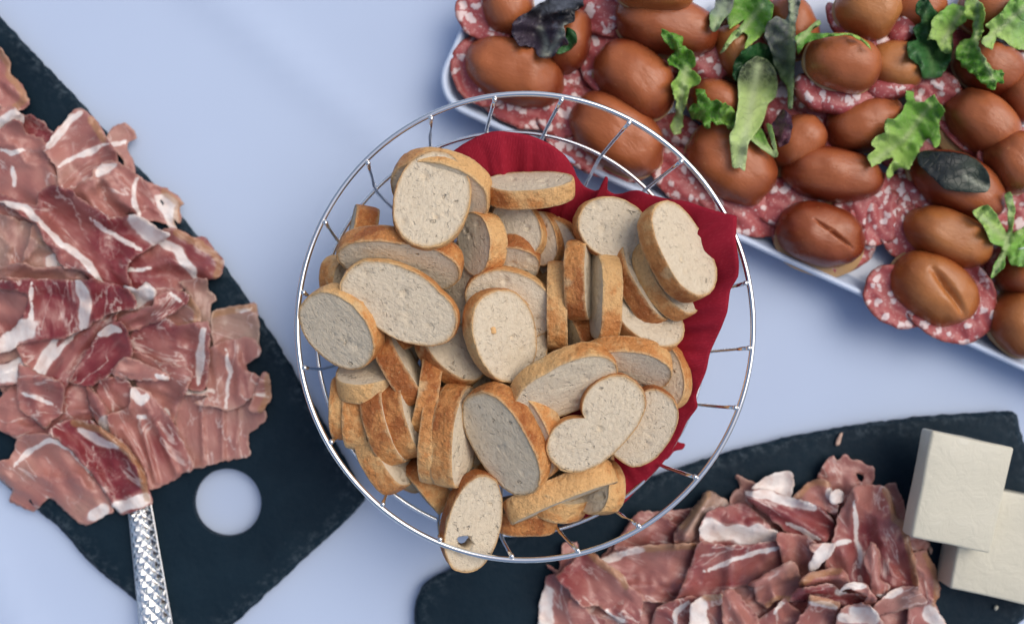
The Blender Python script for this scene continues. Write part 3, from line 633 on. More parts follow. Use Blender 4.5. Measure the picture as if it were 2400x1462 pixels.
ham(Z5, [(428, 600), (560, 590), (702, 642), (852, 682), (952, 762), (1002, 852), (962, 932), (880, 962), (700, 852), (560, 742), (450, 662)], F + 'long ridge, red inside a frothy white top edge', .8, 30, fat=[([(435, 605), (560, 610), (700, 655), (860, 700)], 9), ([(690, 800), (900, 910)], 3)],
    folds=[([(460, 640), (700, 760), (930, 890)], .008, 16)], **G2)
ham(Z5, [(130, 932), (300, 967), (602, 932), (662, 952), (652, 1082), (500, 1182), (350, 1202), (240, 1262), (100, 1302), (-20, 1312), (40, 1152), (90, 1032)], F + 'large mauve pink slice below the white fat slab', .75, -20, folds=[([(330, 960), (300, 1220)], .004, 16), ([(100, 1080), (600, 1000)], .003, 22)], fat=[([(150, 1110), (350, 1030), (630, 960)], 3)], **G2)
ham(Z5, [(638, 880), (800, 900), (882, 962), (852, 1102), (780, 1182), (680, 1102), (660, 1002)], F + 'flat dull rose slice in the middle of the pile', .45, 40, **G2)
ham(Z5, [(1150, 578), (1330, 588), (1372, 662), (1392, 772), (1442, 802), (1472, 902), (1502, 1022), (1532, 1192), (1500, 1232), (1300, 1242), (1230, 1232), (1100, 1212), (958, 1102), (1010, 902), (1080, 702)], F + 'tallest draped slice, golden crinkled edge facing the butter', .75, 78,
    fat=[([(1130, 660), (1142, 780), (1140, 900), (1170, 1060)], 4), ([(1020, 925), (1100, 920)], 8)], rims=[[(1330, 588), (1372, 662), (1392, 772), (1442, 802), (1472, 902), (1502, 1022), (1532, 1192)]], folds=[([(1160, 600), (1060, 1000)], .006, 20), ([(1330, 620), (1400, 1180)], .004, 22)], **G2)
ham(Z5, [(992, 938), (962, 1012), (902, 1062), (850, 1122), (838, 1062), (880, 1002), (848, 962)], F + 'forked white scrap of fat at the centre', .3, -40, fat=[([(980, 950), (900, 1030), (850, 1110)], 18)], grp=HG2, amp=.004)
ham(Z5, [(1240, 938), (1292, 1002), (1292, 1152), (1342, 1202), (1332, 1292), (1260, 1292), (1240, 1152), (1198, 1052)], F + 'narrow pink curl lying on the tallest slice', .65, 80, folds=[([(1245, 960), (1290, 1280)], .005, 14)], fat=[([(1340, 1280), (1290, 1270)], 6)], **G2)
ham(Z5, [(-20, 1310), (100, 1302), (280, 1362), (400, 1452), (450, 1560), (-160, 1560), (-150, 1360)], F + 'plain rose slice with one forked pale vein', .65, 40, fat=[([(-60, 1480), (-40, 1380), (40, 1320)], 3)], **G2)
ham(Z4, [(985, 1148), (1080, 1262), (1180, 1392), (1262, 1432), (1200, 1560), (870, 1560), (868, 1402), (880, 1302), (920, 1182)], F + 'with thick white fat lip toward the bare slate', .65, 70, fat=[([(890, 1260), (885, 1400), (900, 1540)], 18)], **G2)
ham(Z4, [(1190, 1003), (1282, 1080), (1392, 1152), (1420, 1212), (1512, 1282), (1502, 1402), (1480, 1480), (1400, 1450), (1252, 1332), (1150, 1332), (1080, 1262), (985, 1150)], F + 'smooth rose flap with beige frayed edge near the rim', .65, 40, rims=[[(1190, 1003), (1282, 1080), (1392, 1152), (1420, 1212)]],
    fat=[([(1330, 1440), (1300, 1380)], 4), ([(1200, 1390), (1400, 1440)], 10)], folds=[([(1010, 1160), (1200, 1030)], .006, 22)], **G2)
ham(Z5, [(700, 1060), (742, 1110), (762, 1182), (792, 1232), (720, 1302), (620, 1292), (560, 1342), (500, 1292), (488, 1222), (448, 1202)], F + 'apricot tinted curl with a serrated edge', .45, -25, rims=[[(720, 1302), (620, 1292), (560, 1342)]], folds=[([(480, 1210), (710, 1090)], .007, 16)], **G2)
ham(Z5, [(778, 1182), (860, 1130), (1032, 1103), (1082, 1192), (1020, 1242), (860, 1222), (780, 1212)], F + 'rolled tube with a brown lip', .55, 0, rims=[[(778, 1195), (860, 1140), (1032, 1110)]], folds=[([(800, 1190), (1040, 1150)], .009, 13)], **G2)
ham(Z5, [(508, 1432), (600, 1382), (670, 1302), (692, 1342), (762, 1402), (720, 1560), (498, 1560)], F + 'crinkled pink piece with a pale edge', .6, 60, fat=[([(600, 1385), (672, 1310)], 6)], **G2)
ham(Z5, [(250, 1258), (340, 1258), (462, 1402), (522, 1560), (300, 1560), (270, 1362)], F + 'narrow standing fold next to white fat', .65, 60, folds=[([(290, 1270), (440, 1500)], .009, 16)], **G2)
ham(Z5, [(68, 1342), (140, 1290), (242, 1278), (222, 1342), (150, 1372), (172, 1442), (120, 1502), (58, 1482)], F + 'twisted white fat end with tan rim', .3, 60, fat=[([(90, 1350), (110, 1470)], 24)], rims=[[(140, 1290), (242, 1278)]], grp=HG2, amp=.005)
ham(Z5, [(768, 1240), (950, 1218), (1032, 1262), (1250, 1288), (1232, 1352), (1100, 1352), (1000, 1312), (850, 1312), (728, 1312)], F + 'dark red hollow fold under a white lip', .95, 10, fat=[([(1020, 1255), (1100, 1210), (1180, 1225)], 9)], folds=[([(760, 1270), (960, 1240)], .006, 12), ([(1100, 1220), (1250, 1300)], .005, 12)], **G2)
ham(Z5, [(1040, 1250), (1100, 1205), (1190, 1205), (1258, 1300), (1230, 1350), (1190, 1330), (1200, 1280), (1120, 1240)], F + 'arched white edged loop over the hollow fold', .55, 20, fat=[([(1040, 1250), (1110, 1208), (1190, 1210)], 9)], lift=.005, grp=HG2, amp=.004)
ham(Z5, [(1258, 1362), (1400, 1240), (1500, 1228), (1592, 1312), (1560, 1342), (1450, 1352), (1300, 1402)], F + 'pale frayed piece facing the lower butter', .45, -20, fat=[([(1340, 1280), (1430, 1240)], 8)], **G2)
ham(Z5, [(840, 1288), (1018, 1330), (982, 1432), (940, 1560), (718, 1560), (770, 1442), (830, 1362)], F + 'bent strip with a tan fatty top edge', .6, -60, fat=[([(840, 1320), (1010, 1345)], 6)], rims=[[(840, 1292), (1015, 1332)]], folds=[([(850, 1310), (1000, 1345)], .007, 12)], **G2)
ham(Z5, [(1058, 1372), (1180, 1340), (1252, 1382), (1302, 1452), (1280, 1560), (1018, 1560)], F + 'pale, lumpy with white fat, beside the bent strip', .4, 30, fat=[([(1150, 1400), (1240, 1400)], 18), ([(1040, 1420), (1100, 1440)], 12)], **G2)

# ------------------------------------------------------------------ butter
def butter(cx, cy, wx, wy, th, ang, z0, label, tiltx=0, tilty=0, seed=0):
    c = P(cx, cy, z0 + th); k = 1 / ppm(z0 + th); a = -R(ang)
    bm = bmesh.new(); bmesh.ops.create_cube(bm, size=1)
    bmesh.ops.scale(bm, vec=(wx * k, wy * k, th), verts=bm.verts)
    bmesh.ops.bevel(bm, geom=list(bm.edges), offset=.0019, segments=4, affect='EDGES', profile=.5)
    bmesh.ops.triangulate(bm, faces=bm.faces[:])
    bmesh.ops.subdivide_edges(bm, edges=[e for e in bm.edges if e.calc_length() > .008], cuts=3, use_grid_fill=True)
    rot = Matrix.Rotation(a, 4, 'Z') @ Matrix.Rotation(R(tiltx), 4, 'X') @ Matrix.Rotation(R(tilty), 4, 'Y')
    vs = []
    for v in bm.verts:
        p = v.co.copy(); sk = 1 + .05 * (p.y / (wy * k))
        p.x *= sk; nrm = p.normalized()
        p += nrm * .0008 * fbm(p.x * 60 + seed, p.y * 60 + p.z * 50, seed, 3) + nrm * .0005 * fbm(p.x * 300, p.y * 300 + p.z * 300, seed + 2, 2)
        vs.append(rot @ p + Vector((c.x, c.y, z0 + th / 2)))
    idx = {v: i for i, v in enumerate(bm.verts)}
    fs = [tuple(idx[v] for v in f.verts) for f in bm.faces]; bm.free()
    o = mk('butter_block', vs, fs, BUTTER); tag(o, label, 'butter'); return o
butter(2372, 1282, 250, 250, .024, 12, .0066, 'pale butter block lying flat on slate under another block', seed=1)
butter(2254, 1153, 198, 254, .0150, 12, .0325, 'pale butter block leaning across another butter block beside ham', tilty=3, seed=2)

# ------------------------------------------------------------------ wire bread basket
RIM = dict(c=(1231, 766), rx=534, ry=546, z=.092)
RING = dict(c=(1198, 782), rx=456, ry=471, z=.052)
BASE = dict(c=(1196, 775), rx=290, ry=296, z=.0032)
def on(d, th): return P(d['c'][0] + d['rx'] * math.cos(th), d['c'][1] + d['ry'] * math.sin(th), d['z'])
def build_basket():
    cb = P(*BASE['c'], 0)
    root = empty('bread_basket', cb, 'round chrome wire basket heaped with sliced bread', 'wire basket')
    N = 160
    for nm, d, r in (('rim', RIM, .00165), ('side_ring', RING, .00125), ('base_ring', BASE, .0016)):
        v, f = tube([on(d, 2 * math.pi * i / N) for i in range(N)], r, 14, closed=True); mk(nm, v, f, CHROME, root)
    tops = [(1160, 232), (1315, 243), (1470, 297), (1590, 385), (1685, 508), (1745, 664), (1753, 815), (1725, 955), (1635, 1122), (1500, 1237), (1355, 1293), (1200, 1303), (1035, 1255), (905, 1172), (785, 1030), (720, 860), (712, 685), (757, 518), (858, 377), (1008, 272)]
    for (x, y) in tops:
        th = math.atan2((y - 766) / RIM['ry'], (x - 1231) / RIM['rx'])
        a = on(RIM, th); b = on(RING, th); c = on(BASE, th)
        inw = (Vector((cb.x, cb.y, 0)) - Vector((a.x, a.y, 0))).normalized()
        a2 = a + inw * .0026 + Vector((0, 0, .0022)); b2 = b + inw * .0022
        m1 = b2.lerp(c, .45) + Vector((0, 0, -.006)) - inw * .006
        ctl = [a2, a2.lerp(b2, .5) - inw * .0012, b2, m1, c + Vector((0, 0, .0022))]
        pth = [Vector(q) for q in smooth_loop([tuple(q) for q in ctl], .008, closed=False)]
        pth = [Vector(q) for q in np.array([tuple(q) for q in pth])]
        v, f = tube(pth, .00115, 10)
        rib = mk('rib', v, f, CHROME, root)
        bm = bmesh.new(); bmesh.ops.create_icosphere(bm, subdivisions=2, radius=.0016)
        mk('weld', [q.co + a2 + Vector((0, 0, -.0002)) for q in bm.verts], [tuple(q.index for q in ff.verts) for ff in bm.faces], CHROME, rib, base=root.location); bm.free()
    for k in range(4):
        th = k * math.pi / 4 + .2
        v, f = tube([on(BASE, th), on(BASE, th + math.pi)], .0012, 8); mk('base_wire', v, f, CHROME, root)
build_basket()

# ------------------------------------------------------------------ napkin
def build_napkin():
    edge = [(1000, 420, .058), (1040, 372, .070), (1085, 338, .076), (1130, 315, .079), (1170, 307, .081), (1240, 317, .081), (1290, 338, .079), (1325, 365, .076), (1345, 395, .070), (1353, 415, .064), (1370, 437, .060), (1394, 447, .060), (1409, 441, .064),
            (1418, 414, .078), (1425, 418, .079), (1424, 445, .069), (1440, 455, .066), (1460, 453, .069), (1478, 447, .075), (1498, 446, .080), (1520, 455, .083), (1560, 465, .087), (1610, 472, .093), (1660, 489, .099), (1713, 503, .104),
            (1727, 508, .105), (1725, 560, .105), (1731, 615, .104), (1729, 650, .102), (1712, 680, .097), (1705, 730, .093), (1690, 770, .087), (1665, 825, .081), (1655, 870, .077), (1632, 925, .072), (1634, 955, .072), (1612, 985, .066), (1595, 1020, .062),
            (1565, 1070, .057), (1530, 1110, .054), (1490, 1150, .052), (1460, 1180, .052), (1400, 1207, .050), (1340, 1217, .047), (1280, 1222, .043)]
    e = smooth_loop(edge, 6, closed=False); n = len(e); m = 34; vs = []; fs = []; gc = []
    cx, cy = 1235, 800
    for i, (x, y, z) in enumerate(e):
        th = math.atan2(y - cy, x - cx); ix, iy = cx + 150 * math.cos(th), cy + 150 * math.sin(th)
        wr = fbm(i * .055, 0, 4, 3); wr2 = fbm(i * .16, 3, 5, 2)
        for k in range(m + 1):
            s = k / m
            px = x + (ix - x) * s; py = y + (iy - y) * s
            zz = z + (.016 - z) * (s ** 1.45) + (wr * .013 + wr2 * .006) * math.sin(math.pi * min(1, s * 1.6)) + .0012 * fbm(px * .02, py * .02, 2, 3)
            vs.append(P(px, py, max(zz, .007))); gc.append((i * .0016, s * .09, 0))
    for i in range(n - 1):
        for k in range(m):
            a = i * (m + 1) + k; fs.append((a, a + 1, a + m + 2, a + m + 1))
    root = empty('napkin', P(cx, cy, .007), 'dark red paper napkin lining one side of the bread basket', 'napkin')
    o = mk('liner_sheet', vs, fs, NAPKIN, root, attrs={'gc': gc}); s = o.modifiers.new('thickness', 'SOLIDIFY'); s.thickness = .0006
    for pts, zz in (([(1540, 1050), (1575, 1025), (1592, 1036), (1606, 1042), (1600, 1052), (1580, 1058), (1565, 1075), (1545, 1080)], .046), ([(812, 985), (822, 1005), (832, 1030), (856, 1046), (880, 1056), (880, 1030), (850, 1000), (830, 970)], .040)):
        c = sheet('corner_fold', pts, None, None, None, NAPKIN, res=7, rag=2, amp=.003, wl=40, thick=.0008, seed=61, zabs=zz, parent=root)
build_napkin()

# ------------------------------------------------------------------ bread slices
BG = 'baguette slices heaped in the wire basket'
def bread(cx, cy, z, L, W, ang, tilt, cdir, label, t=60, notch=(), seed=0, bake=.35, bdir=None, cut=None, pits=3):
    rng = random.Random(seed * 13 + 5)
    k = 1 / ppm(z); c = P(cx, cy, z); L *= k; W *= k; t *= k * .9
    cd = Vector((math.cos(R(cdir)), -math.sin(R(cdir)), 0))
    nrm = (Vector((0, 0, 1)) * math.cos(R(tilt)) - cd * math.sin(R(tilt))).normalized()
    la = Vector((math.cos(R(ang)), -math.sin(R(ang)), 0)); ax = (la - nrm * la.dot(nrm)).normalized(); ay = nrm.cross(ax)
    Mx = Matrix((ax, ay, nrm)).transposed()
    na = 96; outl = []
    ex = rng.uniform(2.05, 2.35); flat = rng.uniform(.0, .12); egg = rng.uniform(-.12, .12)
    for i in range(na):
        a = 2 * math.pi * i / na; ca, sa = math.cos(a), math.sin(a)
        x = math.copysign(abs(ca) ** (2 / ex), ca); y = math.copysign(abs(sa) ** (2 / ex), sa)
        y *= 1 + egg * x
        if y < 0: y *= 1 - flat
        r = 1 + .05 * fbm(ca * 1.3, sa * 1.3, seed + .5, 3) + .014 * fbm(ca * 9, sa * 9, seed + 2.5, 3)
        for (na_, dp, wd) in notch:
            dd = (math.degrees(a) - na_ + 180) % 360 - 180
            r *= 1 - dp * math.exp(-(abs(dd) / wd) ** 1.25)
        outl.append((x * r * L / 2, y * r * W / 2))
    b0 = R(bdir) if bdir is not None else rng.uniform(0, 6.28)
    bend = rng.uniform(-.0012, .0012)
    def face_z(x, y): return bend * ((x / (L / 2)) ** 2) + .0006 * fbm(x * 90, y * 90, seed + 7, 3)
    so = Vector((seed * .173, seed * .091, seed * .057))
    # crust: band with slightly rounded shoulders that turns a little onto both faces
    prof = [(.968, -.5), (.982, -.508), (.994, -.47), (1.006, -.33), (1.012, -.12), (1.012, .12), (1.006, .33), (.994, .47), (.982, .508), (.968, .5)]
    vs = []; fs = []; band = []; bk = []; lc = []
    for (s, h) in prof:
        for i, (x, y) in enumerate(outl):
            a = 2 * math.pi * i / na; q = 1 + .020 * fbm(x * 260 + h * 4, y * 260 + h * 2, seed + 1, 4, .7); q -= .014 * max(0, fbm(x * 170, y * 170, seed + 9, 3) + .2) if s < .97 else 0
            X, Y = x * s * q, y * s * q; Z = h * t + face_z(x * s, y * s)
            vs.append(c + Mx @ Vector((X, Y, Z))); band.append(min(1, abs(h) * 2) ** 1.4 if s > .98 else 1.0)
            bk.append(bake + .38 * math.cos(a - b0)); lc.append(Vector((X, Y, Z)) + so)
    for j in range(len(prof) - 1):
        for i in range(na):
            p = j * na + i; q = j * na + (i + 1) % na; fs.append((p, q, q + na, p + na))
    root = empty('bread_slice', c, label, 'bread slice', BG)
    crust = mk('crust', vs, fs, CRUST, root, attrs={'band': band, 'bake': bk, 'lc': [tuple(q) for q in lc]})
    # crumb: both cut faces with shallow pits, joined by a hidden inner wall
    pit = [(rng.uniform(-.7, .7) * L / 2, rng.uniform(-.65, .65) * W / 2, rng.uniform(.0010, .0023), rng.uniform(.0006, .0018)) for _ in range(pits)]
    vs = []; fs = []; lc = []; rim = []; nr = 20
    for sgn in (-1, 1):
        s0 = len(vs); vs.append(c + Mx @ Vector((0, 0, sgn * t * .5))); lc.append(so + Vector((0, 0, sgn * t * .5))); rim.append(0)
        for r in range(1, nr + 1):
            f = (r / nr) ** .85 * .974
            for i, (x, y) in enumerate(outl):
                X, Y = x * f, y * f; d = 0
                for (u, v_, pr, pd) in pit:
                    e = math.hypot(X - u, (Y - v_) * .8) / pr
                    if e < 2: d += pd * math.exp(-e ** 3)
                Z = sgn * (t * .5 - d - (.0005 if f < .95 else 0)) + face_z(X, Y)
                vs.append(c + Mx @ Vector((X, Y, Z))); lc.append(Vector((X, Y, Z)) + so); rim.append(max(0, (f - .87) / .104) ** 2 * .85)
        for i in range(na):
            a, b = s0 + 1 + i, s0 + 1 + (i + 1) % na
            fs.append((s0, a, b) if sgn > 0 else (s0, b, a))
        for r in range(nr - 1):
            for i in range(na):
                a = s0 + 1 + r * na + i; b = s0 + 1 + r * na + (i + 1) % na
                fs.append((a, a + na, b + na, b) if sgn > 0 else (a, b, b + na, a + na))
    half = 1 + nr * na
    for i in range(na):
        a = 1 + (nr - 1) * na + i; b = 1 + (nr - 1) * na + (i + 1) % na
        fs.append((a, b, half + b, half + a))
    crumb = mk('crumb', vs, fs, CRUMB, root, attrs={'lc': [tuple(q) for q in lc], 'rim': rim})
    if cut:
        u, v_, pr = cut[0] * L / 2, cut[1] * W / 2, cut[2]
        hv, hf = [], []
        for zz in (-t, t):
            for i in range(24):
                a = 2 * math.pi * i / 24; q = pr * (1 + .22 * math.sin(2 * a + 1) + .1 * math.sin(5 * a)); hv.append(c + Mx @ Vector((u + q * .8 * math.cos(a), v_ + q * 1.3 * math.sin(a), zz)))
        for i in range(24): hf.append((i, (i + 1) % 24, 24 + (i + 1) % 24, 24 + i))
        hf.append(tuple(range(24))[::-1]); hf.append(tuple(range(24, 48)))
        cutter = mk('cutter', hv, hf, CRUMB)
        bo = crumb.modifiers.new('b', 'BOOLEAN'); bo.operation = 'DIFFERENCE'; bo.object = cutter; bo.solver = 'EXACT'
        bpy.context.view_layer.update()
        me = bpy.data.meshes.new_from_object(crumb.evaluated_get(bpy.context.evaluated_depsgraph_get()))
        crumb.modifiers.clear(); crumb.data = me; bpy.data.objects.remove(cutter)
    return root
Bt = 'baguette slice '
deep = 'baguette slice half hidden deep between others in the basket'
bseed = [0]
def B(*a, **k):
    bseed[0] += 1; k.setdefault('seed', bseed[0]); return bread(*a, **k)
TOPN = ((90, .16, 10),)
# deep filling first
FILL = ['beneath the long scored crust slice', 'between the tallest oval face and the long slice', 'beneath the two lobed face', 'behind the upright bubbled crust', 'in the hollow below the orange patched crust', 'in the hollow under the lone yellow crust', 'under the curved brown crust strip', 'beneath the upright pale golden strip', 'behind the plain wide face by the napkin', 'beneath the heart shaped slice', 'beneath the face with an orange crumb', 'beneath the two orange tipped ones', 'between upright slices and the thick pair', 'beneath the large smooth golden crust', 'beneath the leaning row beside the napkin', 'behind the shaded face with dark brown crust']
for (x, y, a, cd, ti, z) in ((900, 640, 20, -60, 25, .045), (1000, 620, 70, 10, 35, .05), (880, 800, 40, 120, 35, .045), (1040, 900, 80, 0, 60, .05), (1150, 640, 30, -90, 25, .045), (1290, 600, 60, 10, 25, .048), (1300, 720, 80, 180, 50, .05),
                             (1420, 780, 10, 90, 40, .05), (1500, 900, 60, 0, 35, .05), (1330, 1080, -20, 90, 45, .046), (1150, 930, 60, 180, 40, .05), (960, 1050, 60, 200, 50, .045), (1090, 1080, 100, 0, 50, .045), (1220, 860, 30, 90, 40, .05), (1440, 650, 60, 150, 50, .052), (1080, 740, 30, 60, 30, .052)):
    B(x, y, z, 220, 150, a, ti, cd, 'baguette slice buried ' + FILL[bseed[0]], bake=.4)
B(1232, 1208, .056, 150, 110, -18, 72, 95, Bt + 'low brown crust below the notched strip', bake=.55)
B(1318, 1170, .058, 150, 120, -50, 70, 110, Bt + 'brown crust end resting on napkin hem', bake=.55)
B(1405, 1140, .062, 130, 120, 78, 52, 10, Bt + 'hollow looking, wedged behind the notched strip on napkin', bake=.3)
B(1003, 1135, .060, 140, 120, 48, 78, -40, Bt + 'small brown crust peeking out under two upright slices', bake=.6)
B(1095, 1010, .062, 160, 120, 95, 40, 180, Bt + 'dim crumb in the dark gap beside the thick pair')
B(1310, 1080, .060, 150, 120, -20, 60, -90, Bt + 'dim crust in the gap under the heart shaped one')
B(1560, 880, .073, 160, 110, 80, 30, 0, Bt + 'partly hidden, resting against the napkin wall', bake=.3)
B(1308, 590, .062, 170, 120, 60, 22, -20, Bt + 'dim grey face lowest in the hollow beside red napkin')
B(1275, 560, .066, 130, 90, 75, 30, 0, Bt + 'dim second face behind the greyish rounded one')
B(1180, 500, .058, 110, 90, 20, 40, -60, Bt + 'dim small piece under the lone yellow crust')
B(850, 548, .070, 130, 100, 80, 74, 10, Bt + 'standing small end piece by the basket side wires', bake=.45)
B(800, 660, .066, 120, 100, 60, 50, 200, Bt + 'small brown corner behind the grey overhanging face', bake=.5)
B(1090, 660, .066, 150, 110, 80, 35, 0, Bt + 'pale edge beside the end of the long scored one')
B(915, 775, .070, 130, 100, 15, 60, 90, Bt + 'brown corner under the two lobed face', bake=.6)
B(812, 955, .068, 150, 120, 78, 84, 180, Bt + 'outer brown one of a pair leaning on the side wires', bake=.7)
B(843, 968, .072, 165, 120, 80, 84, 180, Bt + 'inner speckled one of a pair leaning on the side wires', bake=.45, t=62)
B(1100, 690, .070, 150, 130, 70, 35, 0, Bt + 'shaded face between two lobed and flat porous faces')
B(1058, 818, .074, 190, 150, 45, 38, 140, Bt + 'shaded face, dark brown crust curving below', bake=.65, bdir=200)
B(1212, 543, .072, 150, 130, 72, 18, 0, Bt + 'greyish rounded face in the hollow beside the napkin', bake=.3)
B(1206, 608, .074, 120, 110, 10, 42, -85, Bt + 'with orange toasted top in the hollow', bake=.6, bdir=90)
B(1130, 572, .080, 150, 120, 78, 48, -5, Bt + 'curved, one orange patched crust and shaded face', bake=.6, bdir=300)
B(1195, 712, .080, 215, 165, 22, 14, -80, Bt + 'flat porous face tucked behind another upright slice', bake=.3)
B(1003, 925, .076, 185, 130, 83, 86, 10, Bt + 'straight speckled crust strip between curved ones', bake=.45, t=54)
B(938, 862, .080, 180, 130, 60, 82, 150, Bt + 'diagonal crust strip below the grey faced slice', bake=.45, t=58)
B(858, 890, .078, 138, 130, -5, 62, 88, Bt + 'short, shaded crumb above a yellow crust', bake=.2, t=58)
B(900, 1075, .072, 165, 120, 54, 66, 150, Bt + 'outermost yellowish crust near the side ring', bake=.3, t=62)
B(908, 995, .078, 190, 130, 58, 72, 165, Bt + 'orange tipped, first of two leaning together', bake=.6, bdir=200, t=62)
B(948, 982, .080, 185, 130, 60, 74, 165, Bt + 'second of two orange tipped leaning together', bake=.55, bdir=200, t=62)
B(1018, 1020, .080, 225, 130, 105, 82, 185, Bt + 'upright crust strip behind a thicker upright slice', bake=.45, t=52)
B(1064, 1020, .084, 240, 140, 102, 66, 185, Bt + 'upright with bubbled crust and narrow crumb side', bake=.4, t=64)
B(1307, 715, .078, 205, 120, 87, 86, 180, Bt + 'curved brown crust strip beside two upright strips', bake=.5, t=52)
B(1360, 775, .066, 110, 90, 60, 70, -20, Bt + 'dark toasted corner deep between upright strips', bake=.9)
B(1358, 657, .084, 188, 125, 86, 74, 180, Bt + 'upright brown strip with a thin lit crumb edge', bake=.55, t=54)
B(1414, 695, .084, 202, 130, 84, 76, 0, Bt + 'upright pale golden strip next to the leaning row', bake=.15, t=54)
B(1515, 752, .080, 180, 140, 40, 34, 125, Bt + 'lowest of the leaning row beside the napkin', bake=.4, bdir=200, t=52)
B(1503, 664, .080, 205, 140, 55, 54, 150, Bt + 'third in the leaning row, thin curved crust', bake=.4, t=52)
B(1558, 656, .085, 205, 140, 53, 46, 148, Bt + 'second in the leaning row under the top one', bake=.35, t=50)
B(1436, 541, .084, 190, 148, 22, 12, 190, Bt + 'flat grey speckled face leaning on the napkin', bake=.4, t=54)
B(1586, 590, .102, 244, 160, 62, 38, 152, Bt + 'topmost of the leaning row, showing its full face', bake=.3, t=58)
B(1242, 447, .083, 208, 130, 5, 62, 86, Bt + 'lying alone on the napkin, straight yellow crust', bake=.2, t=52)
B(1036, 442, .084, 236, 185, 25, 44, -75, Bt + 'thick golden crust arching behind the tallest face', bake=.25, t=66)
B(938, 606, .090, 292, 160, 10, 46, -82, Bt + 'long, its scored crust arching over another face', bake=.45, bdir=80, notch=((92, .07, 9),), t=62)
B(1008, 472, .100, 236, 186, 102, 10, 120, Bt + 'tallest broad oval face with a few round holes', bake=.45, bdir=250, pits=6, t=56)
B(937, 712, .100, 292, 176, 26, 10, -70, Bt + 'wide two lobed face with a dark pore', bake=.45, notch=((258, .12, 12), (60, .05, 9)), pits=6, t=54)
B(801, 766, .094, 208, 174, 48, 30, -48, Bt + 'grey shaded face overhanging the basket side wires', bake=.35, pits=2, t=64)
B(1198, 790, .083, 215, 150, 62, 24, 190, Bt + 'peeking out behind the pale leaning face', bake=.25, t=54)
B(1172, 788, .094, 225, 172, 66, 30, 190, Bt + 'pale face speckled with an orange crumb, crust at one side', bake=.3, t=56)
B(1468, 852, .086, 215, 140, 12, 46, -84, Bt + 'smooth arched crust with its face against another slice', bake=.1, t=56)
B(1508, 998, .083, 195, 142, -58, 10, -75, Bt + 'plain wide face lying against the napkin hem', bake=.65, bdir=80, t=52)
B(1322, 897, .096, 258, 165, -27, 38, -112, Bt + 'large, smooth golden crust above a clean face', bake=.1, notch=((100, .05, 8),), t=60)
B(1396, 992, .096, 272, 168, -44, 4, -135, Bt + 'heart shaped with a deep notch in its face', bake=.45, notch=((98, .62, 15),), t=54)
B(1240, 1008, .084, 235, 160, 70, 42, -32, Bt + 'back one of a thick pair, only crust showing', bake=.25, t=64)
B(1186, 1030, .092, 276, 172, 68, 38, -38, Bt + 'front one of a thick pair, shaded oval face', bake=.35, bdir=120, pits=2, t=66)
B(1312, 1150, .078, 272, 110, -23, 74, -112, Bt + 'long strip with a score notch, lying on edge', bake=.15, notch=((90, .05, 6), (270, .04, 6)), t=62)
B(1103, 1218, .082, 238, 138, 102, 20, 205, Bt + 'with a hole right through, poking out under the rim', bake=.7, bdir=215, cut=(.40, -.12, .0046), pits=3, t=58)

# ------------------------------------------------------------------ white tray
UA = 24.6
def build_tray():
    u = np.array([math.cos(R(UA)), math.sin(R(UA))]); w = np.array([math.sin(R(UA)), -math.cos(R(UA))]); c0 = np.array([1006., 229.])
    Lx, Ly = 1780., 960.
    def loop(off, z, rad, n=14):
        pts = []
        for (cx, cy, a0) in ((rad + 0, rad, 180), (Lx - rad, rad, 270), (Lx - rad, Ly - rad, 0), (rad, Ly - rad, 90)):
            for k in range(n + 1):
                a = R(a0 + 90 * k / n); rr = rad + off
                pts.append((cx + rr * math.cos(a), cy + rr * math.sin(a)))
        return [P(*(c0 + u * x + w * y), .02) * 1.0 for x, y in pts], z
    vs = []; fs = []
    prof = [(-34, .0004), (-30, .0002), (-6, .0120), (2, .0185), (0, .0200), (-5, .0206), (-11, .0200), (-16, .0170), (-34, .0070), (-44, .0058)]
    n = None
    for off, z in prof:
        lp, _ = loop(off, z, 88); n = len(lp)
        for p in lp: vs.append(Vector((p.x, p.y, z)))
    for j in range(len(prof) - 1):
        for i in range(n):
            a = j * n + i; b = j * n + (i + 1) % n; fs.append((a, a + n, b + n, b)[::-1])
    fs.append(tuple((len(prof) - 1) * n + i for i in range(n))); fs.append(tuple(range(n))[::-1])
    o = mk('serving_tray', vs, fs, TRAY); tag(o, 'white ceramic serving tray loaded with salami buns and salad', 'tray')
    s = [to_px(v) for v in vs[-n:]]
    cells = np.stack(np.meshgrid(np.arange(OX, OX + CELL * H.shape[1], CELL), np.arange(OY, OY + CELL * H.shape[0], CELL)), -1).reshape(-1, 2) + CELL / 2
    ok = inside(cells, s); h_put(cells[ok], np.full(ok.sum(), .006))
build_tray()

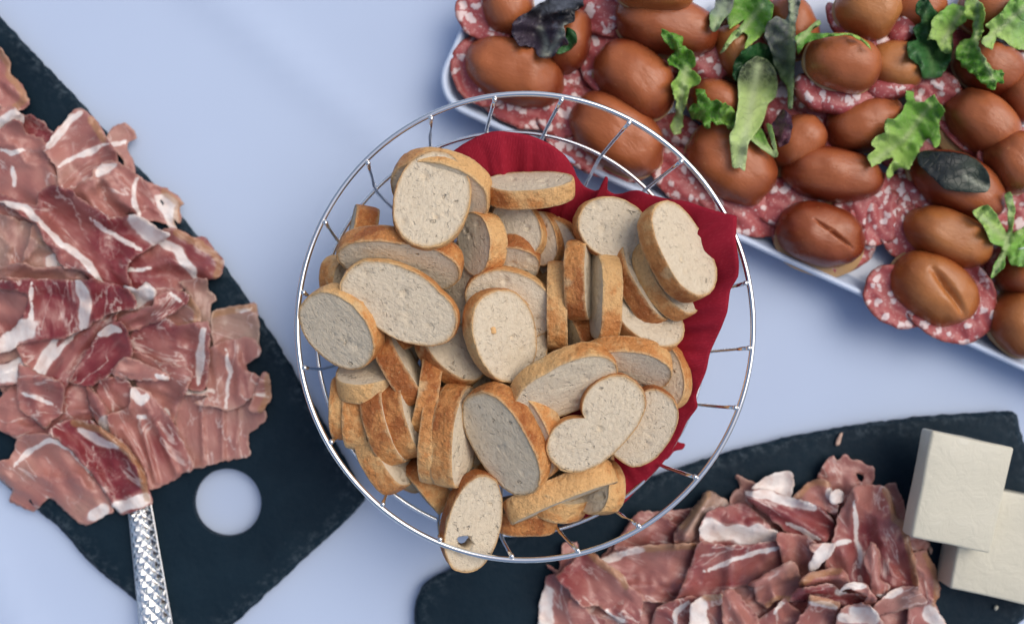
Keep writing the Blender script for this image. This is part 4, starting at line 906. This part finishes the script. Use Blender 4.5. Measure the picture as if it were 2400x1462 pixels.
# ------------------------------------------------------------------ salami buns
SG = 'small salami buns heaped on the white tray'
def bun(cx, cy, L, W, ang, label, z0=.0062, sal=(), pale=False, crack=None, seed=1, bot=(0, 0), bh=.011, th=.021, tilt=(0, 0), bake=.5):
    """one roll: base, salami slices (each: centre, length, width, angle, droop) and domed top"""
    rng = random.Random(seed)
    zm = z0 + bh + .0022
    c = P(cx, cy, zm + th * .3); k = 1 / ppm(zm + th * .3)
    root = empty('salami_bun', (c.x, c.y, z0), label, 'salami bun', SG)
    a = -R(ang); ca, sa = math.cos(a), math.sin(a)
    so = Vector((seed * .21, seed * .13, 0))
    def dome(nm, Lm, Wm, hgt, zb, flip, mat, dx=0, dy=0, e=2.3, under=.25):
        na, nr = (128, 60) if crack else (64, 22); vs = []; fs = []; up = []; lc = []; bk = []
        top = None
        for j in range(nr + 1):
            ph = -under * math.pi / 2 + (math.pi / 2) * (1 + under) * j / nr
            rr = max(math.cos(ph), 0) ** .72; zz = math.sin(ph)
            for i in range(na):
                t = 2 * math.pi * i / na; x = math.copysign(abs(math.cos(t)) ** (2 / e), math.cos(t)); y = math.copysign(abs(math.sin(t)) ** (2 / e), math.sin(t))
                lump = 1 + .10 * fbm(math.cos(t) * 1.2, math.sin(t) * 1.2 + zz, seed + 1, 2)
                X = x * rr * Lm / 2 * lump; Y = y * rr * Wm / 2 * lump
                Z = (zz if zz > 0 else zz * .55) * hgt * (1 + .16 * fbm(X * 45, Y * 45, seed + 3, 2))
                if crack and not flip:
                    (u0, v0, u1, v1, dep, wd) = crack
                    A = Vector((u0 * Lm / 2, v0 * Wm / 2)); Bv = Vector((u1 * Lm / 2, v1 * Wm / 2)); ab = Bv - A
                    tt = max(0, min(1, (Vector((X, Y)) - A).dot(ab) / ab.length_squared)); d = (Vector((X, Y)) - A - ab * tt).length
                    Z -= dep * math.exp(-(d / wd) ** 2) * math.sin(math.pi * min(.97, max(.03, tt))) ** .5 if zz > .2 else 0
                if flip: Z = -Z
                Zt = Z + X * math.tan(R(tilt[0])) + Y * math.tan(R(tilt[1]))
                vs.append(Vector((c.x + dx * k + X * ca - Y * sa, c.y - dy * k + X * sa + Y * ca, zb + Zt)))
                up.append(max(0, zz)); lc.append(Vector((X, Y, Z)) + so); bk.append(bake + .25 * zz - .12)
        for j in range(nr):
            for i in range(na):
                p = j * na + i; q = j * na + (i + 1) % na
                fs.append((p, q, q + na, p + na) if not flip else (p, p + na, q + na, q))
        fs.append(tuple(nr * na + i for i in range(na)) if not flip else tuple(nr * na + i for i in range(na))[::-1])
        fs.append(tuple(range(na))[::-1] if not flip else tuple(range(na)))
        mk(nm, vs, fs, mat, root, attrs={'up': up, 'lc': [tuple(q) for q in lc], 'bake': bk})
        return vs
    bake += rng.uniform(-.22, .25); Lm, Wm = L * k, W * k
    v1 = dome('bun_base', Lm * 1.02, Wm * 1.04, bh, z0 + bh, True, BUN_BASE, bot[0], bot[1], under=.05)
    h_put_world(v1)
    for q, s in enumerate(sal):
        sx, sy, sl, sw, sang = s[:5]; drop = s[5] if len(s) > 5 else .006; dz = s[6] if len(s) > 6 else 0
        pts = []
        for i in range(22):
            t = 2 * math.pi * i / 22; r = 1 + .10 * fbm(math.cos(t) * 1.5, math.sin(t) * 1.5, seed * 3 + q, 3)
            x, y = sl / 2 * r * math.cos(t), sw / 2 * r * math.sin(t)
            pts.append((sx + x * math.cos(R(sang)) - y * math.sin(R(sang)), sy + x * math.sin(R(sang)) + y * math.cos(R(sang))))
        sheet('salami_slice', pts, None, None, None, SALAMI, res=8, rag=3, amp=.0034, wl=62, lift=.003, thick=.0012, seed=seed * 5 + q + 300, zabs=zm - .0012 + dz + q * .0011, drop=drop, parent=root, grain=sang)
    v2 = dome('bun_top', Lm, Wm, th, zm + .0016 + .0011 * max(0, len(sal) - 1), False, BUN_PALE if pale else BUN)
    h_put_world(v2)
    return root
def loose(cx, cy, L, W, ang, label, seed, z=.0085):
    pts = [(cx + L / 2 * math.cos(t) * math.cos(R(ang)) - W / 2 * math.sin(t) * math.sin(R(ang)), cy + L / 2 * math.cos(t) * math.sin(R(ang)) + W / 2 * math.sin(t) * math.cos(R(ang))) for t in np.linspace(0, 2 * math.pi, 22, endpoint=False)]
    o = sheet('salami_slice', pts, label, 'salami slice', 'loose salami slices lying between the buns', SALAMI, res=9, rag=4, amp=.006, wl=70, thick=.0012, seed=700 + seed, zabs=z, lift=.004, grain=ang)
for i, (x, y, l, w, a, lab) in enumerate(((1640, 165, 190, 150, 20, 'loose salami slice under the curly lettuce stem'), (1770, 245, 200, 170, 50, 'loose salami slice behind the spoon shaped leaf'), (1790, 60, 220, 170, 10, 'loose salami slice under the long grey green leaf'),
        (1400, 40, 170, 190, 0, 'loose salami slice between the wide oval and purple leaf'), (2130, 330, 200, 150, 10, 'loose salami slice below the light lettuce leaf'), (2220, 130, 220, 190, 20, 'loose salami slice under the dark lobed leaf'),
        (2340, 480, 180, 150, 30, 'loose salami slice above the frizzy sprig'), (2330, 640, 190, 130, 25, 'loose salami slice below the frizzy sprig'), (1585, 330, 130, 120, 40, 'small loose salami slice beside the lettuce stem end'), (1800, 330, 180, 150, 30, 'loose salami slice under the forked pale stem'))):
    loose(x, y, l, w, a, lab, i)
U = 'salami bun '
LOW = .0062; HI = .030
# lower layer
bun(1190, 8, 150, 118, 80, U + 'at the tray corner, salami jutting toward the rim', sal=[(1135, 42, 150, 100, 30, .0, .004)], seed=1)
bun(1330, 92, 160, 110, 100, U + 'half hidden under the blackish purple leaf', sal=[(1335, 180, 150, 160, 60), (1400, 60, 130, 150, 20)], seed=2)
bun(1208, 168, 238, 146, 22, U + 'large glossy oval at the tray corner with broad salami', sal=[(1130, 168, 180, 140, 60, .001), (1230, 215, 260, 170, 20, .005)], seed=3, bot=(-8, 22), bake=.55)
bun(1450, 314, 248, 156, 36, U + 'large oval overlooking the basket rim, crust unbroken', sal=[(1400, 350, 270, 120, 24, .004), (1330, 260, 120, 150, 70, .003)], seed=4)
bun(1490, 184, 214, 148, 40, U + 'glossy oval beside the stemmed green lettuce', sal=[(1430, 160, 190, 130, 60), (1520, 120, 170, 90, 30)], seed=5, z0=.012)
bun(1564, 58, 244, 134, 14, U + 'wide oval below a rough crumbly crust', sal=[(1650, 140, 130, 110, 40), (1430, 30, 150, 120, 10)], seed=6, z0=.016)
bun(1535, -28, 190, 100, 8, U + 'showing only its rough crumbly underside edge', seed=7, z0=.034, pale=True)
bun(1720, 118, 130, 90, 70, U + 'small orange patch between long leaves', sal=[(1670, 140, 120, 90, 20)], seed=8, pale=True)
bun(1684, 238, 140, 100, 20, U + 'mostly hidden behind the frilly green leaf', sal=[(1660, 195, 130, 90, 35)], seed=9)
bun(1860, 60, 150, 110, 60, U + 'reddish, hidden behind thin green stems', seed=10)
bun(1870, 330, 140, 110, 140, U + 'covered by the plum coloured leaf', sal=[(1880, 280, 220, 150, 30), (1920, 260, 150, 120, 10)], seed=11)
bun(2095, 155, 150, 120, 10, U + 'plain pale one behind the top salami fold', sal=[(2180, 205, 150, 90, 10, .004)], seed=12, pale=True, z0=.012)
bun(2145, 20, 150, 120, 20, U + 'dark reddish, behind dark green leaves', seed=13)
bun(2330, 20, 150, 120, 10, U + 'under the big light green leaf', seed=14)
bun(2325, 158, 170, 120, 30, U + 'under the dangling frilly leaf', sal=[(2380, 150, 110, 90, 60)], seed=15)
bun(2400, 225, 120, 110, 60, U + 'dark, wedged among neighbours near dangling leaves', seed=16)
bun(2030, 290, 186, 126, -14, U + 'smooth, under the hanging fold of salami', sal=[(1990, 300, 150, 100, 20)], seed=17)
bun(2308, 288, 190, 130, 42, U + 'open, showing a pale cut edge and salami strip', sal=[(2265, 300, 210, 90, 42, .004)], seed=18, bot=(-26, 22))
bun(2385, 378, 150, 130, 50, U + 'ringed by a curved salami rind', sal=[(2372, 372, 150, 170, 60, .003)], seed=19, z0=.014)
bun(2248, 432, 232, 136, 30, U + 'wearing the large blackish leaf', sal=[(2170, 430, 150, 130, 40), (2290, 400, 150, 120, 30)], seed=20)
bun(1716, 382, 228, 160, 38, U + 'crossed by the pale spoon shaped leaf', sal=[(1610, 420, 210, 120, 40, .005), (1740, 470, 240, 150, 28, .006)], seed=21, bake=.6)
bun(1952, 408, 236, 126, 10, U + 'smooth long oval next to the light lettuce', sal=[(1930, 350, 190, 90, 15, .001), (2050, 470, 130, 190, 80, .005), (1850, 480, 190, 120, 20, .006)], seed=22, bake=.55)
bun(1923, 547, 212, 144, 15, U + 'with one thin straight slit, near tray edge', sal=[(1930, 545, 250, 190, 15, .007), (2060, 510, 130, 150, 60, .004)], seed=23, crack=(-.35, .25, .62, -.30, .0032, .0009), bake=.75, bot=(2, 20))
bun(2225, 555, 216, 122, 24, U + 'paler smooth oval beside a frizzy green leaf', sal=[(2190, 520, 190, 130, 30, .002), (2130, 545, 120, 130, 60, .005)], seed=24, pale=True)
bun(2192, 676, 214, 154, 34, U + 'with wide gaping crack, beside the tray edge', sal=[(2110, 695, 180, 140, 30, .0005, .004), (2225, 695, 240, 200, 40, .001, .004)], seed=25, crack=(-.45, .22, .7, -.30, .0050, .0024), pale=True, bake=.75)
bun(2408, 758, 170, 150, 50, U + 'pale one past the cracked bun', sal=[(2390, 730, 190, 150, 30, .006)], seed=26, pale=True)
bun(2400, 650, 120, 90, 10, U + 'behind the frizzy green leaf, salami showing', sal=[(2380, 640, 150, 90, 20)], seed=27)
# upper layer
def fold(cx, cy, L, W, ang, bow, z, par_label, seed):
    """a folded salami slice: a bowed band"""
    pts = []
    for s, sg in ((np.linspace(-1, 1, 12), 1), (np.linspace(1, -1, 12), -1)):
        for t in s:
            x = t * L / 2; y = bow * (1 - t * t) + sg * W / 2 * math.sqrt(max(.06, 1 - t ** 4))
            pts.append((cx + x * math.cos(R(ang)) - y * math.sin(R(ang)), cy + x * math.sin(R(ang)) + y * math.cos(R(ang))))
    return pts
def hi_bun(cx, cy, L, W, ang, label, z0, seed, folds, **k):
    r = bun(cx, cy, L, W, ang, label, z0=z0, seed=seed, **k)
    for i, f in enumerate(folds):
        sheet('salami_slice', fold(*f, 0, None, seed + i), None, None, None, SALAMI, res=9, rag=3, amp=.002, wl=60, thick=.0013, seed=seed * 7 + i + 500, zabs=z0 + .012 + .0012 * i, drop=.004, curl=-.004, parent=r, grain=f[4])
hi_bun(1980, 146, 178, 130, 18, U + 'raised above others, resting on a thick salami fold', .026, 31, [(1970, 215, 210, 70, 8, 22), (1910, 215, 110, 60, 40, 10), (2090, 195, 130, 60, -15, 10)], bake=.45)
hi_bun(2038, 18, 150, 130, 30, U + 'raised, cradled by an arc of salami', .026, 32, [(2030, 62, 210, 62, 28, 28), (2110, 70, 80, 60, -40, 4)], pale=True)

# ------------------------------------------------------------------ salad leaves
LG = 'salad leaves scattered over the salami buns'
ln = [0]
H[:] = np.where(H > 0, H, H)
def leaf(tr, pts, mat, label, axis, ribs=(), **kw):
    ln[0] += 1
    kw.setdefault('amp', .005); kw.setdefault('wl', 60); kw.setdefault('rag', 5); kw.setdefault('lift', .004); kw.setdefault('stiff', 10)
    return sheet('salad_leaf', tr(pts), label, 'salad leaf', LG, mat, res=6, thick=.0004, seed=800 + ln[0], axis=tr(axis), ribs=[tr(r) for r in ribs], grain=None, base=.002, **kw)
leaf(T2, [(355, 560), (360, 450), (430, 350), (540, 300), (620, 340), (665, 480), (640, 560), (420, 580)], LEAF_DARK, 'small round dark green leaf tucked behind the spoon shaped leaf', [(400, 350), (600, 600)], rag=3)
leaf(T2, [(330, -30), (560, -30), (640, 60), (600, 200), (520, 280), (440, 340), (462, 260), (420, 220), (300, 350), (262, 378), (330, 262), (400, 190), (450, 122), (330, 200), (310, 80)], LEAF_GREEN, 'loose green leaf with a thin trailing stem among buns', [(600, 0), (270, 370)], [[(560, 40), (420, 215), (265, 375)]])
leaf(T2, [(230, -20), (360, -30), (345, 60), (290, 132), (232, 226), (200, 212), (188, 90), (230, 50)], LEAF_GREY, 'short pale leaf with a thick whitish stem', [(300, -60), (215, 220)], [[(310, -20), (215, 222)]], rib_w=10)
leaf(T2, [(600, 160), (660, 120), (722, 140), (745, 60), (740, -30), (835, -30), (800, 150), (792, 300), (782, 500), (770, 762), (745, 770), (735, 600), (690, 562), (650, 462), (620, 352), (580, 250)], LEAF_GREY, 'long grey green leaf with a straight pale midrib', [(680, 100), (760, 760)], [[(770, -20), (765, 300), (756, 765)]], rib_w=6)
leaf(T2, [(955, 138), (975, 168), (900, 232), (1190, 236), (1300, 300), (1330, 362), (1310, 330), (1180, 248), (1000, 262), (872, 302), (812, 382), (798, 300), (788, 262), (880, 205)], LEAF_GREEN, 'wispy green stem lying across two buns', [(800, 300), (1300, 300)], [[(960, 150), (800, 300)]], rag=2)
leaf(T2, [(90, 630), (150, 640), (172, 690), (230, 720), (300, 730), (362, 790), (382, 860), (350, 912), (290, 862), (240, 882), (200, 852), (190, 912), (150, 900), (130, 852), (58, 830), (70, 762), (112, 740)], LEAF_GREEN, 'bright frilly green leaf touching the spoon shaped leaf', [(60, 800), (560, 900)], rag=10, ragf=.12, amp=.009, wl=34)
leaf(T2, [(640, 860), (700, 770), (762, 810), (772, 900), (742, 1002), (680, 1032), (648, 950), (608, 900)], LEAF_PLUM, 'small plum purple leaf in a gap between buns', [(700, 780), (680, 1030)])
leaf(T2, [(478, 968), (550, 900), (602, 1020), (640, 1062), (612, 960), (585, 872), (622, 880), (668, 1082), (650, 1106), (580, 1062), (500, 1002)], LEAF_LIGHT, 'thin forked pale stem beside the spoon shaped leaf', [(500, 900), (650, 1100)], [[(490, 975), (645, 1095)], [(600, 880), (655, 1095)]], rag=1.5, amp=.002)
leaf(T2, [(520, 398), (590, 420), (642, 482), (667, 582), (652, 682), (602, 732), (572, 832), (540, 902), (470, 992), (452, 1062), (437, 1204), (400, 1180), (350, 1172), (330, 962), (370, 882), (395, 702), (388, 562), (420, 470)], LEAF_PALE, 'spoon shaped leaf, dark tip fading to a pale stem', [(540, 420), (480, 780)], [[(530, 470), (480, 760), (400, 1185)]], rag=3, rib_w=10, amp=.003)
leaf(T1, [(1548, 203), (1612, 220), (1690, 250), (1702, 310), (1772, 372), (1782, 432), (1752, 470), (1812, 542), (1740, 602), (1722, 700), (1700, 782), (1682, 912), (1640, 922), (1608, 880), (1640, 802), (1650, 702), (1628, 572), (1682, 482), (1588, 430), (1640, 362), (1588, 310), (1560, 260)], LEAF_GREEN, 'curly green lettuce piece with a pale tapering stem', [(1640, 300), (1660, 760)], [[(1715, 480), (1690, 640), (1655, 910)]], rag=8, ragf=.1, amp=.007, wl=40, rib_w=10)
leaf(T1, [(900, 188), (962, 220), (972, 292), (930, 342), (850, 372), (808, 350), (860, 320), (890, 260)], LEAF_DARK, 'small rounded green leaf under the blackish purple leaf', [(960, 200), (820, 360)], rag=2)
leaf(T1, [(700, 30), (850, -30), (1010, -30), (1012, 50), (950, 72), (952, 150), (880, 172), (892, 250), (912, 310), (840, 330), (800, 392), (750, 402), (700, 380), (680, 332), (570, 292), (528, 220), (560, 140), (660, 70)], LEAF_PURPLE, 'ruffled blackish purple leaf with a pale stem end', [(880, 20), (740, 330)], [[(745, 400), (760, 300), (720, 200)], [(760, 390), (860, 240), (890, 180)]], rag=7, amp=.009, wl=55, rib_w=7)
leaf(T2, [(1700, -20), (1800, 100), (1900, 250), (1882, 420), (1820, 532), (1700, 562), (1660, 462), (1588, 402), (1578, 300), (1650, 282), (1618, 200), (1680, 160), (1648, 60)], LEAF_DARK, 'dark green lobed leaf above the rolled salami', [(1700, 0), (1760, 560)], [[(1700, 60), (1760, 500)]], rag=6)
leaf(T2, [(1758, 130), (1850, 60), (1900, 30), (2002, 60), (1982, 150), (1900, 232), (1882, 362), (1820, 352), (1780, 282), (1718, 282), (1750, 210)], LEAF_LIGHT, 'lighter green leaf overlying the dark lobed leaf', [(1980, 50), (1780, 330)], [[(1960, 80), (1830, 300)]])
leaf(T2, [(2050, -30), (2122, 60), (2112, 200), (2080, 332), (2140, 432), (2200, 502), (2252, 490), (2252, 582), (2210, 562), (2180, 632), (2080, 562), (2000, 482), (1918, 402), (1950, 300), (2030, 262), (2042, 150), (1980, 100), (2000, -30)], LEAF_GREEN, 'frilly green leaf dangling between buns to a ragged tip', [(2200, 560), (2060, -20)], [[(2080, 0), (2060, 260), (2180, 560)]], rag=9, ragf=.1, amp=.008, wl=45)
leaf(T2, [(2330, -30), (2480, -30), (2480, 332), (2330, 342), (2290, 300), (2212, 262), (2180, 352), (2098, 292), (2160, 220), (2128, 180), (2230, 100)], LEAF_LIGHT, 'big light green leaf with toothed edge and fine veins', [(2420, 0), (2130, 300)], [[(2440, 20), (2280, 160), (2130, 290)]], rag=6)
leaf(T2, [(1570, 638), (1622, 650), (1632, 722), (1700, 722), (1770, 668), (1800, 742), (1842, 790), (1800, 872), (1812, 1002), (1770, 1042), (1730, 962), (1660, 1052), (1590, 1192), (1520, 1182), (1450, 1262), (1438, 1200), (1480, 1112), (1400, 1132), (1330, 1172), (1308, 1110), (1360, 1042), (1338, 980), (1420, 932), (1430, 852), (1500, 832), (1560, 762)], LEAF_LIGHT, 'large light lettuce leaf with frilled outline over smooth buns', [(1760, 720), (1330, 1150)], [[(1740, 740), (1560, 980), (1340, 1140)]], rag=8, ragf=.09, amp=.007, wl=55)
leaf(T2, [(1650, 1080), (1720, 1060), (1900, 1068), (2000, 1090), (2090, 1142), (2150, 1230), (2162, 1310), (2130, 1352), (2000, 1352), (1850, 1332), (1740, 1232), (1660, 1152)], LEAF_BLACK, 'smooth blackish oval leaf with a pale midrib end', [(1720, 1100), (2150, 1330)], [[(1980, 1240), (2150, 1335)]], rag=2, amp=.002, rib_w=5)
leaf(T3, [(1658, 480), (1740, 438), (1802, 512), (1852, 602), (1860, 480), (1838, 380), (1872, 368), (1897, 460), (1882, 602), (1960, 560), (2010, 600), (2000, 660), (1900, 692), (2010, 690), (2010, 790), (1880, 782), (1850, 722), (1830, 802), (1758, 862), (1790, 762), (1822, 682), (1760, 652), (1720, 562)], LEAF_LIGHT, 'frizzy pale green sprig sprawling over the paler bun', [(1800, 800), (1750, 480)], [[(1690, 490), (1850, 640)], [(1870, 400), (1860, 640), (1780, 830)]], rag=4, ragf=.12, amp=.007, wl=40)

# ------------------------------------------------------------------ small crumbs and shreds
def bit(pts, label, zz, mat=BITS, seed=1):
    o = sheet('meat_shred', pts, label, 'shred', None, mat, res=4, rag=2, ragf=.2, amp=.001, wl=20, thick=.0012, seed=900 + seed, zabs=zz)
bit([(1968, 1016), (1975, 1014), (1972, 1028), (1968, 1042), (1960, 1044), (1960, 1034), (1965, 1026)], 'tiny pale shred of ham lying on bare slate', .0078, seed=1)
bit([(2182, 1282), (2186, 1288), (2183, 1298), (2179, 1294), (2178, 1286)], 'tiny pale fleck below the upper butter block', .0078, seed=2)
bit([(2330, 1422), (2338, 1418), (2340, 1424), (2334, 1430)], 'tiny butter crumb beside the lower butter block', .0078, mat=BUTTER, seed=3)
bit([(1150, 770), (1160, 769), (1162, 780), (1152, 782)], 'square orange crust crumb lying on a pale bread face', .1035, mat=CRUST, seed=4)
